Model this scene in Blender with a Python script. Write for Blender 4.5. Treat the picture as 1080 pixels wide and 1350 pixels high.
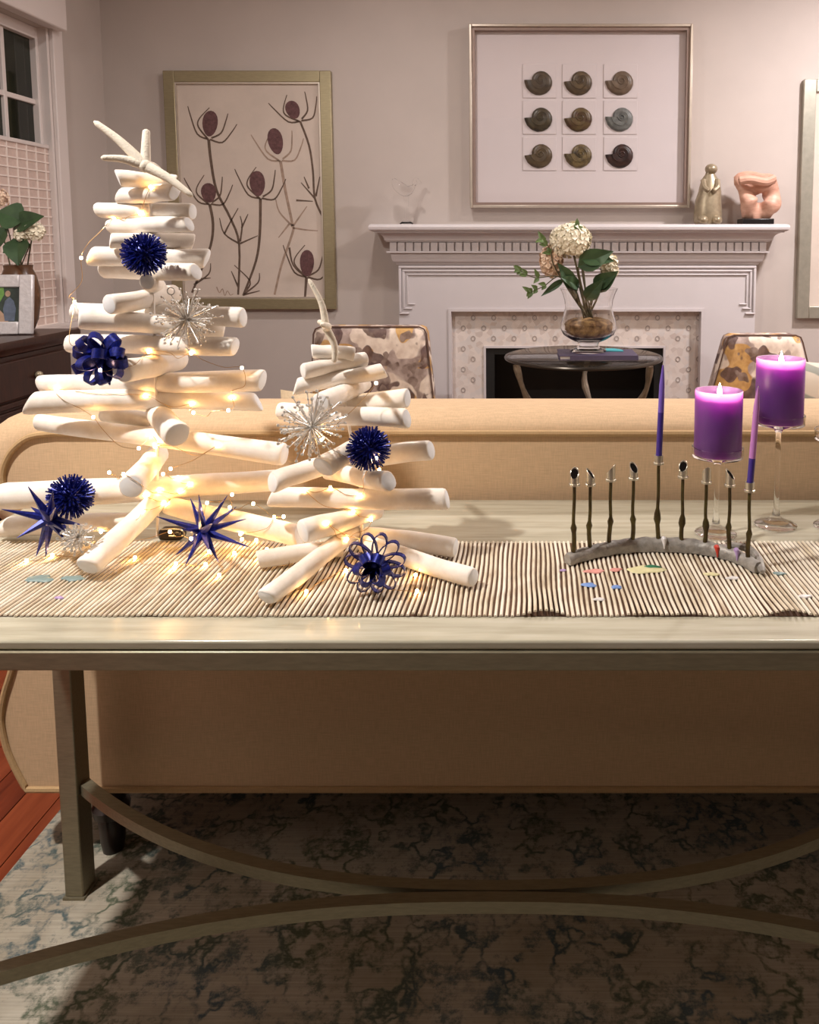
import bpy, bmesh, math, random
from mathutils import Vector, Matrix, noise
R = math.radians
random.seed(7)
for o in list(bpy.data.objects): bpy.data.objects.remove(o)
SC = bpy.context.scene
COL = SC.collection

# ------------------------------------------------------------------ camera
FPX, PCX, PCY, PITCH, CAMH = 1050.0, 695.0, 421.0, R(5.5), 1.24
cam_data = bpy.data.cameras.new('camera'); cam = bpy.data.objects.new('camera', cam_data); COL.objects.link(cam)
cam.location = (0, 0, CAMH); cam.rotation_euler = (R(90) - PITCH, 0, 0)
cam_data.sensor_fit = 'VERTICAL'; cam_data.sensor_height = 36.0; cam_data.sensor_width = 36.0
cam_data.lens = 36.0 * FPX / 1350.0
cam_data.shift_x = -(PCX - 540.0) / 1350.0
cam_data.shift_y = -(675.0 - PCY) / 1350.0
cam_data.clip_start = 0.05
SC.camera = cam
SC.view_settings.view_transform = 'Standard'; SC.view_settings.look = 'None'
SC.view_settings.gamma = 1.0; SC.view_settings.use_curve_mapping = False
SC.view_settings.exposure = 0.0

# ------------------------------------------------------------------ world and ceiling lights
world = bpy.data.worlds.new('world'); SC.world = world; world.use_nodes = True
world.node_tree.nodes['Background'].inputs[0].default_value = (1.0, 0.86, 0.74, 1)
world.node_tree.nodes['Background'].inputs[1].default_value = 0.035
CEIL = 2.72
LAMPS = [  # x, y, watts, disc diameter, colour
    (-1.34, 0.56, 66, 0.10, (1.0, 0.95, 0.90)),
    (1.45, 1.95, 20, 0.14, (1.0, 0.90, 0.80)),
    (-0.55, 2.95, 13, 0.16, (1.0, 0.93, 0.91)),
    (1.80, 2.95, 66, 0.16, (1.0, 0.94, 0.95)),
]
for x, y, w, d, c in LAMPS:
    ld = bpy.data.lights.new('ceiling_downlight', 'AREA'); ld.shape = 'DISK'; ld.size = d; ld.energy = w; ld.color = c
    lo = bpy.data.objects.new('ceiling_downlight', ld); lo.location = (x, y, CEIL - 0.012); COL.objects.link(lo)

# ------------------------------------------------------------------ pixel -> place
def ray(x, y):
    u = (x - PCX) / FPX; v = (PCY - y) / FPX
    return Vector((u, math.cos(PITCH) + v * math.sin(PITCH), -math.sin(PITCH) + v * math.cos(PITCH)))
def PY(x, y, Y):
    d = ray(x, y); t = Y / d.y; return Vector((d.x * t, Y, CAMH + d.z * t))
def PZ(x, y, z):
    d = ray(x, y); t = (z - CAMH) / d.z; return Vector((d.x * t, d.y * t, z))
def PX(x, y, X):
    d = ray(x, y); t = X / d.x; return Vector((X, d.y * t, CAMH + d.z * t))
def pxm(Y): return FPX / Y          # pixels per metre at depth Y (about)

# ------------------------------------------------------------------ materials
def lin(c): return tuple(((v / 255.0) / 12.92 if v / 255.0 <= 0.04045 else ((v / 255.0 + 0.055) / 1.055) ** 2.4) for v in c)
MATS = {}
class NT:
    def __init__(s, name):
        s.m = bpy.data.materials.new(name); s.m.use_nodes = True; s.t = s.m.node_tree
        s.b = s.t.nodes['Principled BSDF']; s.out = s.t.nodes['Material Output']
    def n(s, kind, **kw):
        nd = s.t.nodes.new(kind)
        for k, v in kw.items():
            if k in nd.inputs: nd.inputs[k].default_value = v
            else: setattr(nd, k, v)
        return nd
    def l(s, a, ao, b, bi): s.t.links.new(a.outputs[ao], b.inputs[bi])
    def coord(s, kind='Object', scale=(1, 1, 1)):
        c = s.n('ShaderNodeTexCoord'); mp = s.n('ShaderNodeMapping'); mp.inputs['Scale'].default_value = scale
        s.l(c, kind, mp, 'Vector'); return mp
    def ramp(s, stops, interp='LINEAR'):
        r = s.n('ShaderNodeValToRGB'); e = r.color_ramp; e.interpolation = interp
        while len(e.elements) < len(stops): e.elements.new(0.5)
        for el, (p, c) in zip(e.elements, stops): el.position = p; el.color = (*c[:3], 1)
        return r
    def bump(s, src, out, strength, dist=0.002):
        bp = s.n('ShaderNodeBump', Strength=strength, Distance=dist); s.l(src, out, bp, 'Height'); s.l(bp, 'Normal', s.b, 'Normal'); return bp
def mat(name, c, rough=0.6, metal=0.0, var=0.0, vscale=20.0, bump=0.0, bscale=200.0, stretch=(1, 1, 1), c2=None, **kw):
    if name in MATS: return MATS[name]
    n = NT(name); n.b.inputs['Base Color'].default_value = (*c, 1); n.b.inputs['Roughness'].default_value = rough
    n.b.inputs['Metallic'].default_value = metal
    for k, v in kw.items(): n.b.inputs[k.replace('_', ' ')].default_value = v
    if var or c2:
        mp = n.coord('Object', stretch); t = n.n('ShaderNodeTexNoise', Scale=vscale, Detail=4.0, Roughness=0.6); n.l(mp, 'Vector', t, 'Vector')
        a = tuple(max(0, v * (1 - var)) for v in c); b = c2 if c2 else tuple(min(1, v * (1 + var)) for v in c)
        r = n.ramp([(0.32, a), (0.68, b)]); n.l(t, 'Fac', r, 'Fac'); n.l(r, 'Color', n.b, 'Base Color')
    if bump:
        mp2 = n.coord('Object', stretch); t2 = n.n('ShaderNodeTexNoise', Scale=bscale, Detail=3.0); n.l(mp2, 'Vector', t2, 'Vector'); n.bump(t2, 'Fac', bump)
    MATS[name] = n.m; return n.m
def emit(name, c, strength):
    n = NT(name); n.b.inputs['Base Color'].default_value = (*c, 1); n.b.inputs['Emission Color'].default_value = (*c, 1)
    n.b.inputs['Emission Strength'].default_value = strength; MATS[name] = n.m; return n.m
def glass(name, c=(1, 1, 1), rough=0.0, ior=1.45):
    n = NT(name); n.b.inputs['Base Color'].default_value = (*c, 1); n.b.inputs['Roughness'].default_value = rough
    n.b.inputs['Transmission Weight'].default_value = 1.0; n.b.inputs['IOR'].default_value = ior; MATS[name] = n.m; return n.m

M = {}
M['wall'] = mat('wall_paint', lin((190, 179, 172)), 0.85, var=0.03, vscale=3, bump=0.12, bscale=260)
M['ceiling'] = mat('ceiling_paint', lin((232, 226, 218)), 0.9, var=0.02, vscale=4)
M['trim'] = mat('trim_paint', lin((222, 212, 208)), 0.45, var=0.02, vscale=6)
M['mantel'] = mat('mantel_paint', lin((207, 200, 201)), 0.42, var=0.02, vscale=6)
M['black'] = mat('firebox_black', (0.006, 0.006, 0.006), 0.5, var=0.3, vscale=8)
M['wood_dark'] = mat('espresso_wood', lin((42, 23, 17)), 0.32, c2=lin((60, 34, 25)), vscale=14, stretch=(1, 8, 1))
M['leg_dark'] = mat('dark_leg_wood', lin((30, 18, 14)), 0.35, var=0.3, vscale=20)
M['metal'] = mat('brushed_pewter', lin((142, 134, 112)), 0.42, 0.6, var=0.12, vscale=40, stretch=(1, 6, 6))
M['tabletop'] = None
n = NT('limed_tabletop'); mp = n.coord('Object', (1.2, 14, 6)); t = n.n('ShaderNodeTexNoise', Scale=5.0, Detail=6.0, Roughness=0.6); n.l(mp, 'Vector', t, 'Vector')
r = n.ramp([(0.3, lin((164, 158, 138))), (0.55, lin((184, 178, 158))), (0.75, lin((194, 189, 172)))]); n.l(t, 'Fac', r, 'Fac'); n.l(r, 'Color', n.b, 'Base Color'); n.b.inputs['Roughness'].default_value = 0.2
M['tabletop'] = n.m
# linen weave for the sofa
def linen(name, c, sc=700):
    n = NT(name); mp = n.coord('Object', (1, 1, 1))
    w1 = n.n('ShaderNodeTexNoise', Scale=1.0, Detail=2.0); m1 = n.coord('Object', (sc, sc * 0.2, sc * 0.05)); n.l(m1, 'Vector', w1, 'Vector')
    w2 = n.n('ShaderNodeTexNoise', Scale=1.0, Detail=2.0); m2 = n.coord('Object', (sc * 0.05, sc * 0.2, sc)); n.l(m2, 'Vector', w2, 'Vector')
    mx = n.n('ShaderNodeMath', operation='ADD'); n.l(w1, 'Fac', mx, 0); n.l(w2, 'Fac', mx, 1)
    r = n.ramp([(0.40, tuple(v * 0.90 for v in c)), (0.60, tuple(min(1, v * 1.06) for v in c))]); hf = n.n('ShaderNodeMath', operation='MULTIPLY'); hf.inputs[1].default_value = 0.5
    n.l(mx, 'Value', hf, 0); n.l(hf, 'Value', r, 'Fac'); n.l(r, 'Color', n.b, 'Base Color'); n.b.inputs['Roughness'].default_value = 0.9
    n.bump(mx, 'Value', 0.18, 0.0006); return n.m
M['linen'] = linen('linen_upholstery', lin((205, 174, 138)))
M['welt'] = linen('welt_cord_fabric', lin((186, 154, 112)))
M['pillow_beige'] = linen('beige_pillow_linen', lin((206, 184, 152)))
# striped pale pillow
n = NT('striped_pillow'); mp = n.coord('Object', (1, 1, 1)); w = n.n('ShaderNodeTexWave', Scale=4.2, Distortion=2.0); w.bands_direction = 'DIAGONAL'; n.l(mp, 'Vector', w, 'Vector')
r = n.ramp([(0.0, lin((220, 206, 190))), (0.62, lin((214, 200, 184))), (0.74, lin((150, 150, 140)))]); n.l(w, 'Fac', r, 'Fac'); n.l(r, 'Color', n.b, 'Base Color'); n.b.inputs['Roughness'].default_value = 0.9
M['pillow_stripe'] = n.m
# chair print
n = NT('painterly_floral_print'); mp = n.coord('Object', (1, 1, 0.85)); prev = None
base = n.n('ShaderNodeTexNoise', Scale=30.0, Detail=3.0); n.l(mp, 'Vector', base, 'Vector'); prev = n.ramp([(0.35, lin((206, 186, 170))), (0.65, lin((230, 214, 198)))]); n.l(base, 'Fac', prev, 'Fac')
for k_, (sc_k, lo_k, hi_k, off_k, ca, cb) in enumerate(((13.0, 0.50, 0.53, 3.1, (176, 156, 148), (134, 114, 106)), (12.0, 0.55, 0.58, 7.7, (206, 162, 96), (172, 126, 66)), (14.0, 0.565, 0.59, 12.9, (112, 88, 82), (74, 52, 52)), (20.0, 0.60, 0.63, 21.3, (150, 130, 120), (96, 74, 64)))):
    m_k = n.n('ShaderNodeMapping'); m_k.inputs['Location'].default_value = (off_k, off_k * 0.7, off_k * 1.3); n.l(mp, 'Vector', m_k, 'Vector')
    t_k = n.n('ShaderNodeTexNoise', Scale=sc_k, Detail=1.2, Roughness=0.4); n.l(m_k, 'Vector', t_k, 'Vector'); r_k = n.ramp([(lo_k, (0, 0, 0)), (hi_k, (0.92, 0.92, 0.92))]); n.l(t_k, 'Fac', r_k, 'Fac')
    w_k = n.n('ShaderNodeTexNoise', Scale=34.0, Detail=3.0); n.l(m_k, 'Vector', w_k, 'Vector'); c_k = n.ramp([(0.35, lin(ca)), (0.65, lin(cb))]); n.l(w_k, 'Fac', c_k, 'Fac')
    x_k = n.n('ShaderNodeMixRGB'); n.l(r_k, 'Color', x_k, 'Fac'); n.l(prev, 'Color', x_k, 'Color1'); n.l(c_k, 'Color', x_k, 'Color2'); prev = x_k
n.l(prev, 'Color', n.b, 'Base Color'); n.b.inputs['Roughness'].default_value = 0.88
M['print'] = n.m
# rug
n = NT('distressed_rug'); mp = n.coord('Object', (1, 1, 1)); base = n.n('ShaderNodeTexNoise', Scale=4.0, Detail=6.0, Roughness=0.65); n.l(mp, 'Vector', base, 'Vector')
r = n.ramp([(0.3, lin((152, 140, 120))), (0.7, lin((190, 182, 166)))]); n.l(base, 'Fac', r, 'Fac')
v1 = n.n('ShaderNodeTexVoronoi', Scale=11.0, feature='DISTANCE_TO_EDGE'); dn = n.n('ShaderNodeTexNoise', Scale=16.0, Detail=4.0); n.l(mp, 'Vector', dn, 'Vector')
mv = n.n('ShaderNodeMixRGB', Fac=0.22); n.l(mp, 'Vector', mv, 'Color1'); n.l(dn, 'Color', mv, 'Color2'); n.l(mv, 'Color', v1, 'Vector')
r1 = n.ramp([(0.03, (1, 1, 1)), (0.13, (0, 0, 0))]); n.l(v1, 'Distance', r1, 'Fac')
pn = n.n('ShaderNodeTexNoise', Scale=12.0, Detail=8.0, Roughness=0.75); n.l(mp, 'Vector', pn, 'Vector'); r2 = n.ramp([(0.40, (0, 0, 0)), (0.54, (1, 1, 1))]); n.l(pn, 'Fac', r2, 'Fac')
ad = n.n('ShaderNodeMath', operation='MULTIPLY'); n.l(r1, 'Color', ad, 0); n.l(r2, 'Color', ad, 1)
pn2 = n.n('ShaderNodeTexNoise', Scale=19.0, Detail=8.0, Roughness=0.8); n.l(mp, 'Vector', pn2, 'Vector'); r3 = n.ramp([(0.52, (0, 0, 0)), (0.62, (0.85, 0.85, 0.85))]); n.l(pn2, 'Fac', r3, 'Fac')
mx = n.n('ShaderNodeMath', operation='MAXIMUM'); n.l(ad, 'Value', mx, 0); n.l(r3, 'Color', mx, 1)
cn = n.n('ShaderNodeTexNoise', Scale=3.0, Detail=2.0); n.l(mp, 'Vector', cn, 'Vector'); rc = n.ramp([(0.42, lin((56, 82, 94))), (0.58, lin((72, 84, 62)))]); n.l(cn, 'Fac', rc, 'Fac')
mh = n.n('ShaderNodeMath', operation='MULTIPLY'); mh.inputs[1].default_value = 0.9; n.l(mx, 'Value', mh, 0); mc = n.n('ShaderNodeMixRGB'); n.l(mh, 'Value', mc, 'Fac'); n.l(r, 'Color', mc, 'Color1'); n.l(rc, 'Color', mc, 'Color2')
st = n.coord('Object', (6, 260, 1)); sn = n.n('ShaderNodeTexNoise', Scale=1.0, Detail=2.0); n.l(st, 'Vector', sn, 'Vector'); rs = n.ramp([(0.3, (0.82, 0.82, 0.82)), (0.7, (1.08, 1.08, 1.08))]); n.l(sn, 'Fac', rs, 'Fac')
mu = n.n('ShaderNodeMixRGB', blend_type='MULTIPLY', Fac=1.0); n.l(mc, 'Color', mu, 'Color1'); n.l(rs, 'Color', mu, 'Color2'); n.l(mu, 'Color', n.b, 'Base Color'); n.b.inputs['Roughness'].default_value = 0.95
n.bump(sn, 'Fac', 0.3, 0.003); M['rug'] = n.m
# planks (per-object tint)
n = NT('red_oak_plank'); mp = n.coord('Object', (18, 1.6, 4)); t = n.n('ShaderNodeTexNoise', Scale=3.0, Detail=6.0); n.l(mp, 'Vector', t, 'Vector'); oi = n.n('ShaderNodeObjectInfo')
a = n.n('ShaderNodeMath', operation='MULTIPLY_ADD'); a.inputs[1].default_value = 0.5; n.l(oi, 'Random', a, 0); n.l(t, 'Fac', a, 2)
r = n.ramp([(0.3, lin((88, 34, 18))), (0.65, lin((122, 54, 30))), (1.0, lin((146, 72, 42)))]); n.l(a, 'Value', r, 'Fac'); n.l(r, 'Color', n.b, 'Base Color'); n.b.inputs['Roughness'].default_value = 0.3; M['plank'] = n.m
# driftwood
n = NT('bleached_driftwood'); mp = n.coord('Object', (1, 1, 1)); t = n.n('ShaderNodeTexNoise', Scale=24.0, Detail=6.0, Roughness=0.65); n.l(mp, 'Vector', t, 'Vector')
r = n.ramp([(0.3, lin((226, 214, 200))), (0.55, lin((240, 232, 222))), (0.75, lin((246, 241, 235)))]); n.l(t, 'Fac', r, 'Fac'); n.l(r, 'Color', n.b, 'Base Color'); n.b.inputs['Roughness'].default_value = 0.7
n.bump(t, 'Fac', 0.25, 0.003); M['drift'] = n.m
M['drift_end'] = mat('sawn_driftwood_end', lin((236, 236, 236)), 0.75, var=0.03, vscale=80)
M['starfish'] = mat('dried_starfish', lin((232, 222, 204)), 0.8, var=0.06, vscale=60, bump=0.5, bscale=380)
M['rib'] = None
n = NT('reed_rib'); oi = n.n('ShaderNodeObjectInfo'); mp = n.coord('Object', (40, 14, 40)); t = n.n('ShaderNodeTexNoise', Scale=1.5, Detail=4.0); n.l(mp, 'Vector', t, 'Vector')
a = n.n('ShaderNodeMath', operation='MULTIPLY_ADD'); a.inputs[1].default_value = 0.5; n.l(oi, 'Random', a, 0); n.l(t, 'Fac', a, 2)
r = n.ramp([(0.3, lin((178, 158, 132))), (0.6, lin((216, 202, 178))), (0.95, lin((232, 222, 204)))]); n.l(a, 'Value', r, 'Fac'); n.l(r, 'Color', n.b, 'Base Color'); n.b.inputs['Roughness'].default_value = 0.75; M['rib'] = n.m
M['runner_back'] = mat('runner_backing_brown', lin((86, 60, 42)), 0.9, var=0.2, vscale=30)
M['blue'] = mat('cobalt_glitter', lin((24, 34, 122)), 0.3, 0.35, var=0.5, vscale=240)
M['blue_ribbon'] = mat('cobalt_glitter_ribbon', lin((24, 34, 118)), 0.3, 0.45, var=0.55, vscale=300)
M['silver'] = mat('silver_tinsel', lin((222, 218, 212)), 0.28, 0.6)
M['wire'] = mat('copper_wire', lin((196, 160, 110)), 0.3, 0.9)
M['bulb'] = emit('warm_led_glow', (1.0, 0.56, 0.20), 72.0)
M['battery'] = mat('black_plastic', (0.01, 0.008, 0.008), 0.3)
M['glass'] = glass('clear_glass')
M['glass_fine'] = glass('fine_clear_glass', (1, 1, 1), 0.0, 1.22)
M['tglass'] = glass('tabletop_glass', (0.86, 0.94, 0.92))
M['pane'] = None
n = NT('picture_glass'); n.b.inputs['Roughness'].default_value = 0.02; tr = n.n('ShaderNodeBsdfTransparent'); gl = n.n('ShaderNodeBsdfGlossy', Roughness=0.02); lw = n.n('ShaderNodeLayerWeight', Blend=0.5); pwr = n.n('ShaderNodeMath', operation='POWER'); pwr.inputs[1].default_value = 5.0; sca = n.n('ShaderNodeMath', operation='MULTIPLY_ADD'); sca.inputs[1].default_value = 0.9; sca.inputs[2].default_value = 0.04; mx = n.n('ShaderNodeMixShader')
n.l(lw, 'Facing', pwr, 0); n.l(pwr, 'Value', sca, 0); n.l(sca, 'Value', mx, 'Fac'); n.l(tr, 'BSDF', mx, 1); n.l(gl, 'BSDF', mx, 2); n.l(mx, 'Shader', n.out, 'Surface'); M['pane'] = n.m
n = NT('purple_wax'); c = n.n('ShaderNodeTexCoord'); n.b.inputs['Base Color'].default_value = (*lin((94, 54, 118)), 1); n.b.inputs['Roughness'].default_value = 0.4
n.b.inputs['Subsurface Weight'].default_value = 0.9; n.b.inputs['Subsurface Radius'].default_value = (1.0, 0.4, 1.0); n.b.inputs['Subsurface Scale'].default_value = 0.16; M['wax'] = n.m
M['flame'] = emit('candle_flame', (1.0, 0.72, 0.42), 110.0)
M['wick'] = mat('candle_wick', (0.02, 0.015, 0.01), 0.8)
M['taper_dark'] = mat('violet_taper_wax', lin((66, 46, 138)), 0.4, var=0.05, vscale=40)
M['taper_light'] = mat('lilac_taper_wax', lin((196, 130, 200)), 0.4, var=0.05, vscale=40)
M['nickel'] = mat('polished_nickel', lin((206, 198, 180)), 0.3, 0.8)
M['twig'] = mat('patinated_twig_metal', lin((64, 48, 30)), 0.4, 0.6, c2=lin((92, 84, 44)), vscale=60)
M['bark'] = mat('cast_grey_metal', lin((136, 132, 126)), 0.5, 0.3, c2=lin((176, 170, 162)), vscale=70, bump=0.6, bscale=140)
M['cup_shade'] = mat('cup_shade_black', (0.008, 0.006, 0.005), 0.9, Specular_IOR_Level=0.05)  # near-black colour painting the shade inside the menorah cups

# ------------------------------------------------------------------ mesh helpers
class MB:
    def __init__(s): s.v = []; s.f = []
    def box(s, x0, x1, y0, y1, z0, z1, mtx=None):
        b = len(s.v); pts = [(x, y, z) for z in (z0, z1) for y in (y0, y1) for x in (x0, x1)]
        s.v += [tuple(mtx @ Vector(p)) if mtx else p for p in pts]
        for q in ((0, 2, 3, 1), (4, 5, 7, 6), (0, 1, 5, 4), (2, 6, 7, 3), (0, 4, 6, 2), (1, 3, 7, 5)): s.f.append(tuple(b + i for i in q))
        return s
    def loops(s, loops, cap0=True, cap1=True, closed=True):
        b = len(s.v); k = len(loops[0])
        for lp in loops: s.v += [tuple(p) for p in lp]
        for i in range(len(loops) - 1):
            for j in range(k if closed else k - 1):
                a = b + i * k + j; c = b + i * k + (j + 1) % k; s.f.append((a, c, c + k, a + k))
        if cap0: s.f.append(tuple(b + j for j in range(k))[::-1])
        if cap1: s.f.append(tuple(b + (len(loops) - 1) * k + j for j in range(k)))
        return s
    def tube(s, pts, rad, seg=8, cap=True, cyc=False):
        pts = [Vector(p) for p in pts]; n_ = len(pts)
        if not hasattr(rad, '__len__'): rad = [rad] * n_
        lps = []; up = None
        for i, p in enumerate(pts):
            if cyc: t = pts[(i + 1) % n_] - pts[i - 1]
            else: t = pts[min(i + 1, n_ - 1)] - pts[max(i - 1, 0)]
            if t.length < 1e-9: t = Vector((0, 0, 1))
            t.normalize()
            if up is None:
                up = Vector((0, 0, 1)) if abs(t.z) < 0.9 else Vector((1, 0, 0))
            up = (up - t * up.dot(t))
            if up.length < 1e-6: up = t.orthogonal()
            up.normalize(); sd = t.cross(up)
            lps.append([p + (up * math.cos(a) + sd * math.sin(a)) * rad[i] for a in [2 * math.pi * j / seg for j in range(seg)]])
        if cyc: lps.append(lps[0]); cap = False
        return s.loops(lps, cap, cap)
    def lathe(s, prof, c, seg=24, cap0=True, cap1=True, sx=1.0, sy=1.0):
        c = Vector(c)
        return s.loops([[c + Vector((math.cos(2 * math.pi * j / seg) * r_ * sx, math.sin(2 * math.pi * j / seg) * r_ * sy, z)) for j in range(seg)] for r_, z in prof], cap0, cap1)
    def ball(s, c, r_, seg=10, rings=6, sc=(1, 1, 1)):
        c = Vector(c); lps = []
        for i in range(1, rings):
            a = math.pi * i / rings
            lps.append([c + Vector((math.sin(a) * math.cos(2 * math.pi * j / seg) * r_ * sc[0], math.sin(a) * math.sin(2 * math.pi * j / seg) * r_ * sc[1], -math.cos(a) * r_ * sc[2])) for j in range(seg)])
        return s.loops(lps)
    def prism(s, poly, y0, y1):      # poly in (x,z), extruded along y
        return s.loops([[(p[0], y0, p[1]) for p in poly], [(p[0], y1, p[1]) for p in poly]])
    def cone(s, a, b, r0, r1, seg=5): return s.tube([a, b], [r0, r1], seg)
    def build(s, name, m, parent=None, loc=None, smooth=True, bevel=0.0, bseg=2, auto=35):
        me = bpy.data.meshes.new(name); org = Vector((0, 0, 0))
        if parent is not None: org = root_of(parent)['org']
        elif loc is not None: org = loc
        org = Vector(org)
        me.from_pydata([tuple(Vector(p) - org) for p in s.v], [], s.f); me.update()
        bm = bmesh.new(); bm.from_mesh(me); bmesh.ops.recalc_face_normals(bm, faces=bm.faces); bm.to_mesh(me); bm.free()
        me.materials.append(m)
        o = bpy.data.objects.new(name, me); COL.objects.link(o)
        if parent is not None: o.parent = parent
        else: o.location = org; o['org'] = tuple(org)
        if bevel:
            md = o.modifiers.new('bevel', 'BEVEL'); md.width = bevel; md.segments = bseg; md.limit_method = 'ANGLE'; md.angle_limit = R(32)
        if smooth:
            for p in me.polygons: p.use_smooth = True
            try: me.set_sharp_from_angle(angle=R(auto))
            except Exception: pass
        return o
def root_of(o):
    while o.parent is not None: o = o.parent
    return o
def thing(name, loc, label, cat, group=None):
    o = bpy.data.objects.new(name, None); COL.objects.link(o); o.location = loc; o['org'] = tuple(loc); o.empty_display_size = 0.05
    return tag(o, label, cat, group)
def tag(o, label, cat, group=None):
    o['label'] = label; o['category'] = cat
    if group: o['group'] = group
    return o
def struct(o): o['kind'] = 'structure'; return o
def stuff(o): o['kind'] = 'stuff'; return o
def spline(pts, k=6):
    pts = [Vector(p) for p in pts]; out = []
    for i in range(len(pts) - 1):
        p0 = pts[max(i - 1, 0)]; p1 = pts[i]; p2 = pts[i + 1]; p3 = pts[min(i + 2, len(pts) - 1)]
        for j in range(k):
            t = j / k; out.append(0.5 * ((2 * p1) + (p2 - p0) * t + (2 * p0 - 5 * p1 + 4 * p2 - p3) * t * t + (3 * p1 - p0 - 3 * p2 + p3) * t ** 3))
    out.append(pts[-1]); return out
def sph_dirs(n_):
    g = math.pi * (3 - math.sqrt(5)); out = []
    for i in range(n_):
        z = 1 - 2 * (i + 0.5) / n_; r_ = math.sqrt(1 - z * z); out.append(Vector((r_ * math.cos(g * i), r_ * math.sin(g * i), z)))
    return out

# ------------------------------------------------------------------ the room
WY, LX, RX, BY = 4.10, -2.13, 2.75, -1.6      # back wall, left wall, right wall, rear limit
TT = 0.76                                      # table top height
fl = struct(MB().box(LX - 0.1, RX + 0.1, BY, WY + 0.6, -0.08, -0.016).build('floor', M['wood_dark'], smooth=False))
pw = 0.083; meshes = {}
k = 0; x = LX
while x < RX:
    y = BY + random.uniform(0, 0.9) - 0.9
    while y < WY:
        L = random.choice([1.1, 1.4, 1.7]); y0 = max(y, BY); y1 = min(y + L, WY); y += L
        if y1 - y0 < 0.05: continue
        if x > -0.95 and y1 > 0.0 and y0 < 3.0 and (x < 2.0): continue       # wholly under the rug
        key = round(y1 - y0, 3)
        if key not in meshes:
            ob = MB().box(0.0012, pw - 0.0012, 0.0012, key - 0.0012, -0.016, 0.0).build('plank', M['plank'], fl, smooth=False); meshes[key] = ob.data
        else:
            ob = bpy.data.objects.new('plank', meshes[key]); COL.objects.link(ob); ob.parent = fl
        ob.location = (x, y0, 0)
    x += pw
# wall behind the fireplace, with the firebox opening left in it
FBX0 = PY(638, 490, WY).x; FBX1 = PY(877, 490, WY).x; FBZ = PY(757, 455, WY).z
wb = MB(); wb.box(LX - 0.12, FBX0, WY, WY + 0.12, 0, CEIL); wb.box(FBX1, RX + 0.12, WY, WY + 0.12, 0, CEIL); wb.box(FBX0, FBX1, WY, WY + 0.12, FBZ, CEIL)
struct(wb.build('wall_back', M['wall'], smooth=False))
# left wall with the window opening
WIN_Y0, WIN_Y1 = 2.35, PX(78, 300, LX).y; WIN_Z0 = PX(95, 424, LX).z; WIN_Z1 = PX(72, 42, LX).z
wl = MB(); wl.box(LX - 0.12, LX, BY, WIN_Y0, 0, CEIL); wl.box(LX - 0.12, LX, WIN_Y1, WY, 0, CEIL); wl.box(LX - 0.12, LX, WIN_Y0, WIN_Y1, 0, WIN_Z0); wl.box(LX - 0.12, LX, WIN_Y0, WIN_Y1, WIN_Z1, CEIL)
struct(wl.build('wall_left', M['wall'], smooth=False))
struct(MB().box(RX, RX + 0.12, BY, WY, 0, CEIL).build('wall_right', M['wall'], smooth=False))
struct(MB().box(LX - 0.12, RX + 0.12, BY, WY + 0.12, CEIL, CEIL + 0.1).build('ceiling', M['ceiling'], smooth=False))
for nm, bx in (('baseboard_left', (LX, LX + 0.016, BY, WY, 0, 0.13)), ('baseboard_right', (RX - 0.016, RX, BY, WY, 0, 0.13)), ('baseboard_back', (LX + 0.016, -0.75, WY - 0.016, WY, 0, 0.13))):
    struct(MB().box(*bx).build(nm, M['trim'], smooth=False, bevel=0.004))
# recessed lamp trims in the ceiling
M['lampglow'] = emit('lamp_lens', (1.0, 0.9, 0.78), 6.0)
for i, (x, y, w, d, c) in enumerate(LAMPS):
    where = ['over the limed console table', 'over the end of the table with the candles', 'in front of the fireplace and thistle picture', 'near the right end of the mantel'][i]
    t = thing('recessed_light', (x, y, CEIL), 'round white recessed ceiling light ' + where, 'ceiling light', 'recessed ceiling lights')
    MB().lathe([(0.085, 0), (0.092, -0.006), (0.105, -0.006), (0.108, 0)], (x, y, CEIL), 24, False, False).build('trim_ring', M['trim'], t)
    MB().lathe([(0.084, 0), (0.084, -0.004), (0.0, -0.004)], (x, y, CEIL), 24, False, False).build('lens', M['lampglow'], t)
# window
wf = bpy.data.objects.new('window_1', None); COL.objects.link(wf); wf.location = (LX, 3.0, WIN_Z0); wf['org'] = (LX, 3.0, WIN_Z0); wf['kind'] = 'structure'
M['night'] = mat('night_glass', lin((34, 38, 30)), 0.06, var=0.35, vscale=5)
cw = 0.075
c_ = MB(); c_.box(LX, LX + 0.02, WIN_Y1, WIN_Y1 + cw, WIN_Z0 + 0.0015, WIN_Z1 + cw); c_.build('side_casing', M['trim'], wf, bevel=0.004)
c_ = MB(); c_.box(LX, LX + 0.024, WIN_Y0 - cw, WIN_Y1, WIN_Z1, WIN_Z1 + cw + 0.01); c_.build('head_casing', M['trim'], wf, bevel=0.004)
c_ = MB(); c_.box(LX, LX + 0.02, WIN_Y0 - cw, WIN_Y0, WIN_Z0 + 0.0015, WIN_Z1); c_.build('side_casing', M['trim'], wf, bevel=0.004)
c_ = MB(); c_.box(LX - 0.1, LX + 0.055, WIN_Y0 - 0.1, WIN_Y1 + 0.1, WIN_Z0 - 0.025, WIN_Z0 + 0.002); c_.build('sill', M['trim'], wf, bevel=0.006)
jx = LX - 0.09
c_ = MB(); c_.box(jx, LX, WIN_Y1 - 0.018, WIN_Y1, WIN_Z0 + 0.0015, WIN_Z1); c_.build('jamb', M['trim'], wf, smooth=False)
PE = PX(42, 125, LX - 0.07).y
for (a, b_, d0, d1) in ((PE, PE + 0.055, -0.085, -0.04), (PE + 0.055, WIN_Y1 - 0.018, -0.09, -0.065)):
    MB().box(LX + d0, LX + d1, a, b_, WIN_Z0 + 0.0015, WIN_Z1).build('sash_stile', M['trim'], wf, bevel=0.003)
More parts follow.
